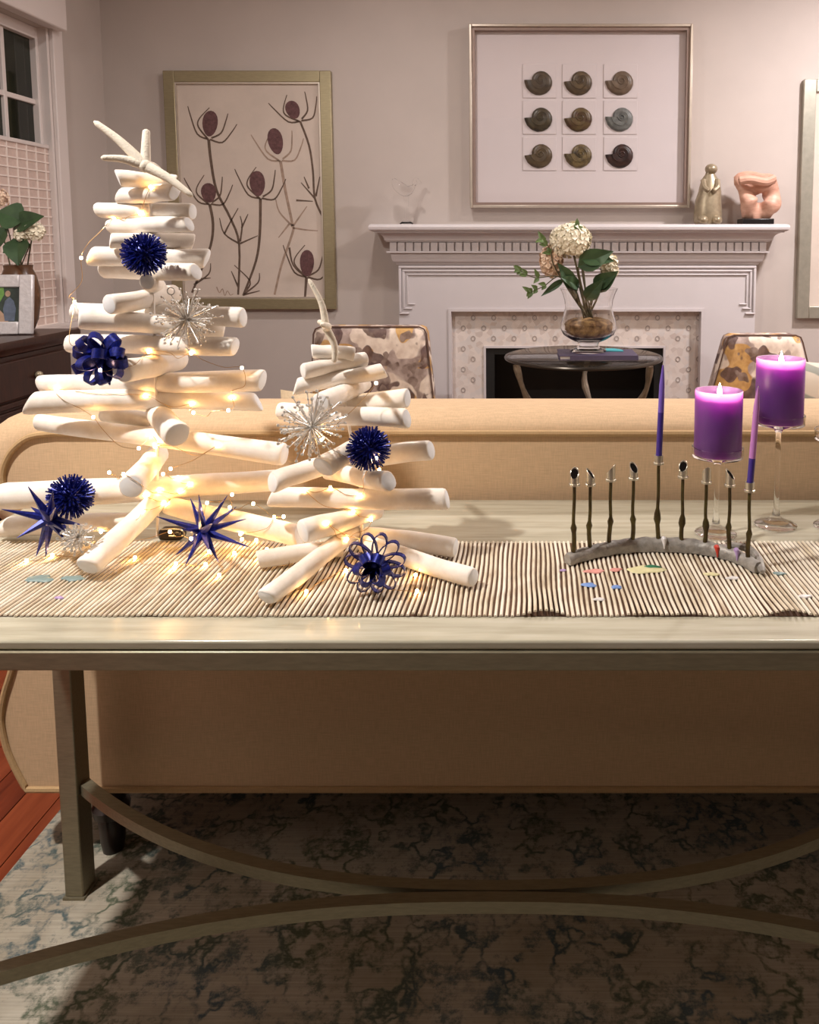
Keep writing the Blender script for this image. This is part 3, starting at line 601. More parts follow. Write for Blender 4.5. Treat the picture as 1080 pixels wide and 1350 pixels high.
flat([(-0.145, 0.19), (-0.145, 0.10), (-0.125, 0.095), (-0.108, 0.115), (-0.095, 0.14), (-0.10, 0.19)], 0.0075, 'printed_foliage', M['photo_green'])
flat([(-0.145, 0.045), (-0.145, 0.09), (-0.11, 0.088), (-0.085, 0.06), (-0.08, 0.045)], 0.0075, 'printed_ground', M['photo_ground'])
flat([(-0.092, 0.048), (-0.098, 0.09), (-0.092, 0.118), (-0.078, 0.132), (-0.064, 0.118), (-0.056, 0.09), (-0.06, 0.048)], 0.007, 'printed_figure', M['photo_suit'])
flat([(-0.083 + 0.009 * math.cos(2 * math.pi * j / 10), 0.143 + 0.011 * math.sin(2 * math.pi * j / 10)) for j in range(10)], 0.0065, 'printed_head', M['photo_ground'])
st = MB(); st.box(-fw / 2 - 0.02, -fw / 2 + 0.02, 0.018, 0.022, 0.02, 0.16, tl); bk = tl @ Vector((-fw / 2, 0.02, 0.15)); ft = Vector((bk.x - 0.02, bk.y + 0.07, CZ + 0.002)); st.tube([bk, ft], 0.004, 6); st.build('easel_back', M['battery'], t)

# ------------------------------------------------------------------ plants
M['leaf'] = mat('hydrangea_leaf', lin((42, 66, 40)), 0.45, c2=lin((64, 92, 56)), vscale=18)
M['leaf_light'] = mat('young_twig_leaf', lin((90, 112, 62)), 0.5, var=0.2, vscale=30)
M['stem'] = mat('green_brown_stem', lin((82, 74, 50)), 0.6, var=0.2, vscale=40)
M['petal'] = mat('cream_petal', lin((232, 222, 196)), 0.7, c2=lin((244, 238, 218)), vscale=30)
M['petal_pink'] = mat('blush_petal', lin((222, 190, 166)), 0.7, c2=lin((236, 212, 186)), vscale=30)
def leaf_mesh(p, d, up, L, W, curl=0.25, nseg=6):
    d = d.normalized(); sd = d.cross(up).normalized(); nn = sd.cross(d).normalized(); mb = MB()
    rows = []
    for i in range(nseg + 1):
        t_ = i / nseg; w_ = W * math.sin(math.pi * min(1, t_ ** 0.75)) * (1 - 0.1 * t_) + 0.0006; c0 = p + d * L * t_ - nn * curl * L * t_ * t_
        rows.append([c0 - sd * w_ + nn * w_ * 0.35, c0, c0 + sd * w_ + nn * w_ * 0.35])
    th = nn * 0.0012
    mb.loops([[a for a in r_] + [b - th for b in r_[::-1]] for r_ in rows]); return mb
def hydrangea(c, r_, n_=70, sc=(1, 1, 0.95), fl=0.02):
    mb = MB()
    for d in sph_dirs(n_):
        if d.z < -0.75: continue
        p = Vector(c) + Vector((d.x * sc[0], d.y * sc[1], d.z * sc[2])) * r_ * random.uniform(0.85, 1.08); u = d.orthogonal().normalized(); v = d.cross(u); a0 = random.uniform(0, 1.5)
        for q in range(4):
            a = a0 + q * math.pi / 2; e = u * math.cos(a) + v * math.sin(a); s_ = d.cross(e); f_ = fl * random.uniform(0.8, 1.2); b = len(mb.v)
            mb.v += [tuple(p), tuple(p + e * f_ * 0.6 + s_ * f_ * 0.42 + d * f_ * 0.2), tuple(p + e * f_ + d * f_ * 0.05), tuple(p + e * f_ * 0.6 - s_ * f_ * 0.42 + d * f_ * 0.2)]; mb.f.append((b, b + 1, b + 2, b + 3))
    mb.ball(c, r_ * 0.82, 10, 8, sc); return mb
# vase with hydrangea on the sideboard
vb = PX(28, 424, -1.84); vy = 2.915; vx = PY(27, 400, vy).x; vb = Vector((vx, vy, CZ))
t = thing('brown_vase', tuple(vb), 'rounded brown glass vase on the sideboard behind the photo frame', 'vase')
M['amber'] = mat('brown_ceramic', lin((92, 62, 40)), 0.25, var=0.2, vscale=10)
MB().lathe([(0.035, 0), (0.042, 0.006), (0.055, 0.04), (0.064, 0.10), (0.066, 0.15), (0.056, 0.20), (0.046, 0.225), (0.048, 0.24), (0.042, 0.24), (0.040, 0.225), (0.046, 0.20), (0.0, 0.06)], vb, 24, True, False).build('body', M['amber'], t)
t = thing('white_flower_bunch', tuple(vb + Vector((0, 0, 0.16))), 'white blooms and broad green leaves in the brown vase', 'flowers')
def vp(px_, py_, dy=0.0): return PY(px_, py_, vy + dy)
for (px_, py_, dy, r_, n_) in ((44, 305, -0.02, 0.034, 40), (-8, 262, 0.03, 0.045, 50), (28, 310, -0.04, 0.02, 20)):
    p = vp(px_, py_, dy); MB().tube(spline([vb + Vector((0, 0, 0.062)), vb.lerp(p, 0.7) + Vector((0, 0, 0.03)), p], 4), 0.0028, 6).build('stem', M['stem'], t)
    hydrangea(p, r_, n_, fl=0.016).build('flower_head', M['petal_pink'] if px_ < 0 else M['petal'], t, smooth=False)
for (a, b, W) in (((18, 300), (48, 286), 0.034), ((30, 292), (2, 280), 0.045), ((24, 314), (22, 342), 0.036), ((40, 322), (8, 330), 0.03), ((10, 300), (-16, 330), 0.03)):
    p = vp(*a, -0.03); q = vp(*b, -0.05 if b[1] < 335 else -0.085); leaf_mesh(p, q - p, Vector((0.1, -1, 0.5)), (q - p).length * 1.2, W * 1.25, 0.1).build('leaf', M['leaf'], t)
    MB().tube(spline([vb + Vector((0, 0, 0.062)), vb + Vector((0, 0, 0.20)), p], 4), 0.0022, 6).build('stem', M['stem'], t)

# ------------------------------------------------------------------ glass side table, books, vase and flowers
SY = 3.12; sc_ = PY(769, 468, SY); SR = (PY(870, 468, SY).x - PY(668, 468, SY).x) / 2; SZ = sc_.z
t = thing('glass_side_table', (sc_.x, SY, 0), 'round glass side table on twisted bronze branch legs', 'table')
MB().lathe([(SR - 0.006, SZ - 0.014), (SR - 0.001, SZ - 0.011), (SR - 0.001, SZ - 0.003), (SR - 0.006, SZ)], (sc_.x, SY, 0), 56).build('glass_top', M['pane'], t, auto=50)
M['rimm'] = mat('dark_bronze_rim', lin((72, 66, 60)), 0.3, 0.8)
MB().tube([(sc_.x + math.cos(2 * math.pi * j / 56) * (SR + 0.002), SY + math.sin(2 * math.pi * j / 56) * (SR + 0.002), SZ - 0.008) for j in range(56)], 0.007, 8, cyc=True).build('rim', M['rimm'], t)
M['branch'] = mat('bronze_branch', lin((110, 96, 80)), 0.5, 0.4, var=0.3, vscale=30, bump=0.8, bscale=50)
for a0 in (200, 330, 80):
    a = R(a0); e = Vector((math.cos(a), math.sin(a), 0)); s_ = Vector((-math.sin(a), math.cos(a), 0)); o_ = Vector((sc_.x, SY, 0))
    pts = spline([o_ + e * SR * 0.93 + Vector((0, 0, SZ - 0.022)), o_ + e * SR * 0.82 + s_ * 0.02 + Vector((0, 0, SZ * 0.82)), o_ + e * SR * 0.5 - s_ * 0.02 + Vector((0, 0, SZ * 0.66)), o_ + e * 0.05 + s_ * 0.035 + Vector((0, 0, SZ * 0.45)), o_ - e * SR * 0.35 + Vector((0, 0, SZ * 0.2)), o_ - e * SR * 0.75 - s_ * 0.02 + Vector((0, 0, 0.024))], 5)
    MB().tube(pts, [0.012 + 0.003 * math.sin(i * 1.3) for i in range(len(pts))], 9).build('branch_leg', M['branch'], t)
# book
M['bookcover'] = mat('dark_violet_book_cover', lin((74, 64, 88)), 0.5, var=0.1, vscale=20); M['pages'] = mat('book_pages', lin((206, 196, 188)), 0.8, var=0.06, vscale=90)
bc = Vector((PY(785, 474, SY).x, SY - 0.05, SZ + 0.0005)); bw, bd, bh = 0.15, 0.095, 0.017
t = thing('book', tuple(bc), 'dark violet hardback book lying flat under the glass vase', 'book')
MB().box(bc.x - bw + 0.006, bc.x + bw - 0.006, bc.y - bd + 0.005, bc.y + bd - 0.005, bc.z + 0.003, bc.z + bh - 0.003).build('pages', M['pages'], t, smooth=False)
cv = MB(); cv.box(bc.x - bw, bc.x + bw, bc.y - bd, bc.y + bd, bc.z, bc.z + 0.003); cv.box(bc.x - bw, bc.x + bw, bc.y - bd, bc.y + bd, bc.z + bh - 0.003, bc.z + bh); cv.box(bc.x - bw * 0.72, bc.x + bw, bc.y - bd - 0.001, bc.y - bd + 0.003, bc.z, bc.z + bh); cv.build('cover', M['bookcover'], t, smooth=False)
BT = bc.z + bh
M['teal'] = mat('turquoise_paper', lin((74, 176, 186)), 0.6, var=0.05)
tc = Vector((PY(806, 464, SY).x, SY + 0.0, BT)); mb = MB(); k_ = 14
mb.loops([[(tc.x + math.cos(math.pi * j / (k_ - 1)) * 0.045, tc.y + math.sin(math.pi * j / (k_ - 1)) * 0.07 - 0.03, z) for j in range(k_)] for z in (BT + 0.0004, BT + 0.004)])
tag(mb.build('coaster', M['teal'], loc=tuple(tc), smooth=False), 'turquoise rounded coaster beside the foot of the glass vase', 'coaster')
# hurricane vase
vc = Vector((PY(775, 466, SY).x, SY - 0.03, BT + 0.0006)); H = PY(775, 380, SY).z - BT; s_ = SY / FPX
t = thing('hurricane_vase', tuple(vc), 'footed clear glass hurricane vase standing on the violet book', 'vase')
po = [(23, 0), (24, 0.03), (16, 0.06), (13, 0.10), (14, 0.15), (24, 0.20), (33, 0.27), (37, 0.36), (36.5, 0.46), (33, 0.58), (31, 0.70), (32, 0.82), (35, 0.93), (38, 1.0)]
pi_ = [(37.2, 0.998), (34.2, 0.93), (31.2, 0.82), (30.2, 0.70), (32, 0.58), (35.4, 0.46), (35.8, 0.36), (31.8, 0.28), (22, 0.215), (5, 0.19), (0.3, 0.188)]
MB().lathe([(r_ * s_, h_ * H) for r_, h_ in po + pi_], vc, 32, True, False).build('glass_body', M['glass'], t)
M['moss'] = mat('brown_moss', lin((84, 54, 30)), 0.9, c2=lin((178, 142, 92)), vscale=38, bump=1.0, bscale=90)
mo = MB(); mo.lathe([(3 * s_, 0.196 * H), (20 * s_, 0.222 * H), (30 * s_, 0.285 * H), (34.2 * s_, 0.36 * H), (34 * s_, 0.45 * H), (28 * s_, 0.50 * H), (20 * s_, 0.53 * H), (9 * s_, 0.52 * H), (2 * s_, 0.545 * H)], vc, 40)
mo.v = [tuple(Vector(p) + Vector((0, 0, 0.004 * noise.noise(Vector(p) * 60))) + (Vector((vc.x, vc.y, p[2])) - Vector(p)) * (0.03 + 0.22 * abs(noise.noise(Vector(p) * 70)))) for p in mo.v]
tag(stuff(mo.build('moss_filling', M['moss'], loc=tuple(vc))), 'brown moss filling the bowl of the hurricane vase', 'moss')
t = thing('hydrangea_arrangement', tuple(vc + Vector((0, 0, 0.5 * H))), 'cream hydrangeas with dark leaves and a leafy twig in the hurricane vase', 'flowers')
VY = SY - 0.03
def fpt(px_, py_, dy=0.0): return PY(px_, py_, VY + dy)
root = vc + Vector((0, 0, 0.5 * H))
for (px_, py_, dy, r_, n_, m_, sc2) in ((752, 318, -0.02, 0.070, 110, M['petal'], (1, 1, 0.95)), (727, 345, 0.0, 0.050, 60, M['petal_pink'], (0.75, 0.9, 1.2)), (803, 353, 0.03, 0.036, 50, M['petal'], (0.7, 0.9, 1.3)), (764, 312, 0.0, 0.035, 30, M['petal'], (1.1, 1, 0.8))):
    p = fpt(px_, py_, dy); MB().tube(spline([root + Vector((random.uniform(-0.02, 0.02), 0, 0)), root.lerp(p, 0.5) + Vector((0, -0.01, 0)), p], 5), 0.004, 7).build('stem', M['stem'], t)
    hydrangea(p, r_, n_, sc2, 0.026).build('flower_head', m_, t, smooth=False)
for (a, b, W) in (((762, 352), (804, 332), 0.045), ((766, 340), (806, 342), 0.035), ((782, 378), (809, 362), 0.032), ((784, 382), (811, 360), 0.036), ((756, 380), (740, 350), 0.03), ((752, 366), (760, 386), 0.022), ((744, 368), (716, 388), 0.014), ((772, 395), (792, 372), 0.03), ((764, 378), (744, 366), 0.026)):
    p = fpt(*a, -0.04 if a[1] < 365 else -0.012); q = fpt(*b, -0.07 if b[1] < 380 else -0.03); leaf_mesh(p, q - p, Vector((0.2, -1, 0.4)), (q - p).length * 1.08, W, 0.12).build('leaf', M['leaf'], t)
    MB().tube(spline([root + Vector((random.uniform(-0.02, 0.03), 0, 0)), root.lerp(p, 0.6), p], 4), 0.003, 6).build('stem', M['stem'], t)
for tw in ([(748, 392), (743, 368), (705, 366), (682, 354)], [(748, 392), (744, 366), (716, 378), (698, 386)], [(750, 395), (733, 355), (726, 330), (714, 314)], [(758, 396), (756, 330), (762, 296)]):
    pts = spline([root] + [fpt(*p, -0.05) for p in tw[1:]], 6); MB().tube(pts, [0.0032 - 0.0018 * i / len(pts) for i in range(len(pts))], 6).build('twig', M['stem'], t)
    for f_ in (0.45, 0.62, 0.78, 0.9, 0.98):
        p = pts[int(f_ * (len(pts) - 1))]
        for sg in (-1, 1):
            d = (pts[-1] - pts[-3]).normalized() + Vector((random.uniform(-.5, .5), -0.4, sg * random.uniform(0.5, 1.1)))
            if f_ > 0.6: leaf_mesh(p, d, Vector((0, -1, 0.3)), random.uniform(0.022, 0.04), 0.009, 0.2, 4).build('leaf', M['leaf_light'], t)

# ------------------------------------------------------------------ printed chairs
def chair(label, Yb, xl_t, xr_t, yt, xl_b, xr_b, yb):
    a = PY(xl_t, yt, Yb); b = PY(xr_t, yt, Yb); c2 = PY(xl_b, yb, Yb); d2 = PY(xr_b, yb, Yb); sz_ = 0.44
    f_ = (a.z - sz_) / (a.z - c2.z); xl0 = a.x + (c2.x - a.x) * min(f_, 1.5); xr0 = b.x + (d2.x - b.x) * min(f_, 1.5)
    t = thing('accent_chair', ((xl0 + xr0) / 2, Yb - 0.25, 0), label, 'chair')
    r_ = 0.03; top = []
    poly = [(xl0, sz_ - 0.08), (xr0, sz_ - 0.08), (b.x, a.z - r_), (b.x - r_ * 0.3, a.z - r_ * 0.3), (b.x - r_, a.z), (a.x + r_, a.z), (a.x + r_ * 0.3, a.z - r_ * 0.3), (a.x, a.z - r_)]
    lo = []
    for ins, yy in ((0.03, -0.02), (0.008, -0.008), (0.0, 0.02), (0.0, 0.09), (0.008, 0.118), (0.03, 0.13)):
        mx_ = sum(p[0] for p in poly) / len(poly); mz_ = sum(p[1] for p in poly) / len(poly)
        lo.append([(p[0] - math.copysign(ins, p[0] - mx_), Yb + yy, p[1] - math.copysign(ins, p[1] - mz_)) for p in poly])
    MB().loops(lo).build('backrest', M['print'], t, auto=50)
    MB().tube([(p[0], Yb + 0.0, p[1]) for p in poly], 0.0035, 6, cyc=True).build('piping', mat('brown_piping', lin((96, 70, 58)), 0.8), t)
    MB().box(xl0 + 0.005, xr0 - 0.005, Yb - 0.56, Yb - 0.022, sz_ - 0.16, sz_ - 0.06).build('seat_base', M['print'], t, bevel=0.02, bseg=3)
    MB().box(xl0 + 0.01, xr0 - 0.01, Yb - 0.57, Yb - 0.025, sz_ - 0.058, sz_ + 0.05).build('seat', M['print'], t, bevel=0.035, bseg=4)
    for xx in (xl0 + 0.05, xr0 - 0.05):
        for yy in (Yb - 0.50, Yb + 0.06): MB().lathe([(0.014, 0.0125), (0.022, sz_ - 0.165 if yy < Yb else sz_ - 0.082)], (xx, yy, 0), 10).build('leg', M['leg_dark'], t)
chair('floral print slipper chair beside the fireplace below the thistle picture', 3.25, 413, 562, 431, 408, 574, 531)
chair('floral print slipper chair behind the purple pillar candles', 3.25, 958, 1059, 442, 930, 1084, 525)

# ------------------------------------------------------------------ sofa
SB = 1.478                                        # back face of the sofa
inner = [(70, 571), (42, 575), (24, 586), (11, 602), (4, 625), (9, 650), (25, 676), (37, 720), (37, 780), (27, 838), (16, 882), (6, 915), (2, 945), (8, 980), (20, 1010), (36, 1040)]
outer_ = [(70, 533), (44, 537), (20, 547), (0, 561), (-14, 585), (-20, 622), (-8, 652), (18, 678), (37, 720), (37, 780), (27, 838), (16, 882), (6, 915), (2, 945), (8, 980), (20, 1010), (36, 1040)]
outer_ = outer_[:5] + [outer_[5]] + outer_[6:]
outer_ = [(70, 533), (44, 537), (20, 547), (0, 561), (-16, 610), (-6, 650), (20, 677)] + inner[7:]
SCX = 0.19
Yt = SB + 0.10
I3 = [PY(x_, y_, SB) for x_, y_ in inner]; O3 = []
for i, (x_, y_) in enumerate(outer_): O3.append(PY(x_, y_, Yt if i < 7 else SB))
def mirror(lst): return [Vector((2 * SCX - p.x, p.y, p.z)) for p in lst[::-1]]
IL = I3[::-1] + mirror(I3)[::-1] if False else I3 + mirror(I3)
OL = O3 + mirror(O3)
sofa = thing('sofa', (SCX, 1.95, 0), 'tan linen sofa with rolled arms, its back to the console table', 'sofa')
lo = []
lo.append([Vector((p.x, SB, p.z)) for p in IL])
for s_ in range(1, 8):
    a = s_ / 7 * math.pi / 2; lp = []
    for p, q in zip(IL, OL):
        k1 = math.sin(a); lp.append(Vector((p.x + (q.x - p.x) * k1, SB + 0.10 * (1 - math.cos(a)), p.z + (q.z - p.z) * k1)))
    lo.append(lp)
for s_ in range(1, 6):
    a = s_ / 5 * math.pi / 2; lp = []
    for p, q in zip(IL, OL):
        k1 = math.cos(a) ; lp.append(Vector((p.x + (q.x - p.x) * (0.25 + 0.75 * k1), SB + 0.10 + 0.14 * math.sin(a), p.z + (q.z - p.z) * (0.25 + 0.75 * k1))))
    lo.append(lp)
MB().loops(lo).build('back', M['linen'], sofa, auto=45)
MB().tube(spline([p + Vector((0, -0.002, 0)) for p in I3], 4) + spline([p + Vector((0, -0.002, 0)) for p in mirror(I3)], 4), 0.0062, 8, cyc=True).build('welt', M['welt'], sofa)
sbz = I3[-1].z; sl = I3[-1].x; sr = 2 * SCX - sl
FRY = SB + 0.88
MB().box(sl + 0.02, sr - 0.02, SB + 0.20, FRY - 0.02, sbz + 0.001, sbz + 0.20).build('seat_base', M['linen'], sofa, bevel=0.015)
cw_ = (sr - sl - 0.34) / 3
for i in range(3):
    x0 = sl + 0.17 + i * cw_; MB().box(x0 + 0.004, x0 + cw_ - 0.004, SB + 0.245, FRY, sbz + 0.205, sbz + 0.36).build('seat_cushion', M['linen'], sofa, bevel=0.04, bseg=4)
for sgn in (0, 1):
    pr = [(-0.055, 0.0), (-0.085, 0.12), (-0.055, 0.26), (-0.075, 0.36), (-0.065, 0.43), (-0.01, 0.47), (0.06, 0.46), (0.10, 0.40), (0.09, 0.33), (0.07, 0.28), (0.07, 0.0)]
    xx = sl + 0.06
    if sgn: poly = [(2 * SCX - xx - p[0], sbz + p[1]) for p in pr]
    else: poly = [(xx + p[0], sbz + p[1]) for p in pr]
    MB().prism(poly, SB + 0.16, FRY - 0.01).build('arm', M['linen'], sofa, auto=60, bevel=0.006)
lp = PZ(131, 1146, 0.011)
for xx in (lp.x, 2 * SCX - lp.x):
    for yy in (SB + 0.035, FRY - 0.06):
        MB().lathe([(0.020, 0.0115), (0.023, 0.03), (0.026, 0.075), (0.024, 0.085), (0.034, 0.092), (0.036, 0.108), (0.028, 0.118), (0.030, sbz + 0.004)], (xx, yy, 0), 14).build('leg', M['leg_dark'], sofa)
p0 = PY(58, 1046, SB + 0.02)
for xx in (p0.x, 2 * SCX - p0.x): MB().box(xx - 0.005, xx + 0.09, SB + 0.015, SB + 0.07, sbz - 0.014, sbz + 0.003).build('corner_block', M['leg_dark'], sofa, smooth=False)
# pillows on the sofa seat
def pillow(c, w_, h_, d_, rz, rx_, m_, name, label):
    mb = MB(); nN = 12; lo = []; Mx = Matrix.Translation(c) @ Matrix.Rotation(rz, 4, 'Z') @ Matrix.Rotation(rx_, 4, 'X')
    for s_ in (1, -1):
        for i in range(nN + 1):
            for j in range(nN + 1):
                u = i / nN * 2 - 1; v = j / nN * 2 - 1; e = (1 - u ** 4) * (1 - v ** 4); pin = 1 - 0.07 * (1 - abs(v) ** 2) * abs(u) ** 3; pin2 = 1 - 0.07 * (1 - abs(u) ** 2) * abs(v) ** 3
                mb.v.append(tuple(Mx @ Vector((u * w_ / 2 * pin, s_ * (d_ / 2 * e ** 0.6 + 0.002), v * h_ / 2 * pin2))))
    k_ = (nN + 1)
    for s_ in range(2):
        for i in range(nN):
            for j in range(nN): b = s_ * k_ * k_ + i * k_ + j; mb.f.append((b, b + 1, b + k_ + 1, b + k_))
    bd_ = [i for i in range(nN)] + [nN + i * k_ for i in range(nN)] + [nN * k_ + nN - i for i in range(nN)] + [(nN - i) * k_ for i in range(nN)]
    for q in range(len(bd_)): a, b = bd_[q], bd_[(q + 1) % len(bd_)]; mb.f.append((a, b, b + k_ * k_, a + k_ * k_))
    return tag(mb.build(name, m_, loc=tuple(c)), label, 'pillow')
seat_z = sbz + 0.36
tp_ = PY(374, 512, 1.86); pillow(Vector((tp_.x + 0.125, 1.88, seat_z + (tp_.z - seat_z) / 2 - 0.008)), 0.29, (tp_.z - seat_z), 0.12, R(4), R(-12), M['pillow_beige'], 'throw_pillow', 'plain beige linen throw pillow leaning inside the sofa back')
tp_ = PY(1085, 470, 1.90); pillow(Vector((tp_.x + 0.13, 1.90, seat_z + (tp_.z - seat_z) / 2 - 0.008)), 0.46, (tp_.z - seat_z) * 1.0, 0.15, R(-5), R(-14), M['pillow_stripe'], 'throw_pillow', 'pale pillow with grey-green curved stripes at the candle end of the sofa')

# ------------------------------------------------------------------ console table
TX0 = -0.915; TX1 = 0.80; TY0 = PZ(540, 845, TT).y; TY1 = 1.455; TCX = (TX0 + TX1) / 2
tab = thing('console_table', (TCX, (TY0 + TY1) / 2, 0), 'long console table with limed top, pewter frame and curved stretchers', 'table')
MB().box(TX0, TX1, TY0, TY1, TT - 0.012, TT).build('tabletop', M['tabletop'], tab, bevel=0.003)
az0, az1 = PY(540, 883, TY0).z, TT - 0.0125; th = 0.02
for nm, b in (('front_apron', (TX0 + 0.002, TX1 - 0.002, TY0 - 0.003, TY0 + 0.004 + th)), ('rear_apron', (TX0 + 0.002, TX1 - 0.002, TY1 - 0.004 - th, TY1 - 0.004)), ('end_apron', (TX0 + 0.002, TX0 + 0.002 + th, TY0 + 0.004 + th, TY1 - 0.004 - th)), ('end_apron', (TX1 - 0.002 - th, TX1 - 0.002, TY0 + 0.004 + th, TY1 - 0.004 - th))):
    MB().box(b[0], b[1], b[2], b[3], az0, az1).build(nm, M['metal'], tab, bevel=0.002)
lf = PZ(86, 1186, 0.011); LW = PZ(110, 1186, 0.011).x - lf.x; LD = 0.044
lxL = lf.x; lxR = 2 * TCX - lf.x - LW; lyF = TY0 + 0.03
for xx in (lxL, lxR):
    for yy in (lyF, lf.y):
        L_ = MB().box(xx, xx + LW, yy, yy + LD, 0.016, az0).build('leg', M['metal'], tab, bevel=0.0025)
        MB().box(xx - 0.003, xx + LW + 0.003, yy - 0.003, yy + LD + 0.003, 0.0112, 0.016).build('foot_plate', M['metal'], L_, smooth=False)
sz0 = PY(100, 1046, lf.y).z
bw_ = 0.02
def arc_bar(yA, yC, sgn):
    pts = []; N = 40
    for i in range(N + 1):
        u = i / N * 2 - 1; x_ = TCX + u * (TCX - lxL - LW); y_ = yC + (yA - yC) * (0.35 * abs(u) ** 2 + 0.65 * abs(u) ** 2.6) ; pts.append((x_, y_))
    lo = []
    for i, (x_, y_) in enumerate(pts):
        a = Vector(pts[max(i - 1, 0)]); b = Vector(pts[min(i + 1, N)]); t_ = (b - a).normalized(); nn = Vector((-t_.y, t_.x)) * bw_ / 2
        lo.append([(x_ - nn.x, y_ - nn.y, sz0 - bw_ / 2), (x_ + nn.x, y_ + nn.y, sz0 - bw_ / 2), (x_ + nn.x, y_ + nn.y, sz0 + bw_ / 2), (x_ - nn.x, y_ - nn.y, sz0 + bw_ / 2)])
    MB().loops(lo).build('stretcher', M['metal'], tab, auto=40)
ymid = PZ(650, 1182, sz0).y
arc_bar(lyF + LD / 2, ymid - 0.011, 1); arc_bar(lf.y + LD / 2, ymid + 0.011, -1)

# ------------------------------------------------------------------ runner
rn = thing('table_runner', (TCX, 1.1, TT), 'ribbed reed table runner in cream and brown along the console table', 'table runner')
ry1 = PZ(500, 716, TT).y; ry0 = PZ(500, 814, TT).y; RX0, RX1 = TX0 + 0.012, TX1 - 0.012
def wav(x_, f_):   # f_ 0 at the front edge, 1 at the back
    w_ = max(0.0, math.sin(x_ * 38 + 1.0) * 0.6 + math.sin(x_ * 61) * 0.4) * 0.008 * max(0, 1 - f_ * 3.2) * (1.0 if x_ > -0.15 else 0.15)
    return w_
MB().box(RX0, RX1, ry0 + 0.002, ry1 - 0.002, TT + 0.0002, TT + 0.0010).build('backing', M['runner_back'], rn, smooth=False)
npitch = 238; pt = (RX1 - RX0) / npitch
for i in range(npitch):
    x_ = RX0 + pt * (i + 0.5); w_ = pt * random.uniform(0.27, 0.33); h_ = 0.0028; lo = []; e0 = random.uniform(-0.0012, 0.0012); N = 6
    for q in range(N + 1):
        f_ = q / N; y_ = ry0 + e0 + (ry1 - ry0) * f_; z_ = TT + 0.0010 + wav(x_, f_); wob = 0.0009 * math.sin(q * 1.3 + i * 0.35)
        lo.append([(x_ + wob - w_, y_, z_), (x_ + wob + w_, y_, z_), (x_ + wob + w_ * 0.75, y_, z_ + h_ * 0.7), (x_ + wob, y_, z_ + h_), (x_ + wob - w_ * 0.75, y_, z_ + h_ * 0.7)])
    MB().loops(lo).build('rib', M['rib'], rn, auto=60)
RT = TT + 0.0040
# ------------------------------------------------------------------ driftwood trees
def log_part(parent, a, b, ya, yb, ra, rb, bend=0.0, seed=0, ca=None, cb=None):
    """a, b pixels of the two end centres; ya, yb their depths; ra, rb radii in pixels"""
    rnd = random.Random(seed); 
    def clear(p, y_, rp):
        while PY(*p, y_).z - rp * 1.13 * y_ / FPX < RT + 0.0005 and y_ > 0.9: y_ -= 0.002
        return y_
    ya = clear(a, ya, ra); yb = clear(b, yb, rb)
    A = PY(*a, ya); B = PY(*b, yb); r0 = 1.05 * ra * ya / FPX; r1 = 1.05 * rb * yb / FPX; ax = (B - A); L = ax.length; ax.normalize()
    up = Vector((0, 0, 1)); sd = ax.cross(up).normalized(); up = sd.cross(ax).normalized(); N = 12; S = 16; lo = []
    sl0 = rnd.uniform(-0.45, 0.45); sl1 = rnd.uniform(-0.45, 0.45); ov = rnd.uniform(0.9, 1.08)
    ts = [0.0, 0.004, 0.02] + [i / N for i in range(1, N)] + [0.98, 0.996, 1.0]
    for t_ in ts:
        r_ = r0 + (r1 - r0) * t_; e = min(t_, 1 - t_) * L; edge = 1.0
        if e < r_ * 0.3: edge = 0.84 + 0.16 * math.sqrt(max(0, 1 - (1 - e / (r_ * 0.3)) ** 2))
        c = A.lerp(B, t_) + up * bend * math.sin(math.pi * t_) + up * 0.05 * r_ * math.sin(t_ * 7 + seed) + sd * 0.06 * r_ * math.sin(t_ * 5 + seed * 2)
        lp = []
        for j in range(S):
            an = 2 * math.pi * j / S; k_ = 1 + 0.05 * noise.noise(Vector((math.cos(an) * 1.2, math.sin(an) * 1.2, t_ * 4 + seed * 3.1))) * 2
            of = ax * r_ * math.sin(an) * (sl0 * max(0, 1 - t_ * 4) + sl1 * max(0, t_ * 4 - 3))
            lp.append(c + (sd * math.cos(an) * ov + up * math.sin(an)) * r_ * edge * k_ + of)
        lo.append(lp)
    o = MB().loops(lo).build('driftwood_stick', M['drift'], parent, auto=55)
    o.data.materials.append(M['drift_end'])
    o.data.polygons[len(o.data.polygons) - 1].material_index = 1; o.data.polygons[len(o.data.polygons) - 2].material_index = 1
    return o
AY = 1.245
tree_base = PZ(208, 706, TT)
big = thing('driftwood_tree', (tree_base.x, AY, RT), 'tall tree of stacked white driftwood sticks topped with a starfish', 'driftwood tree')
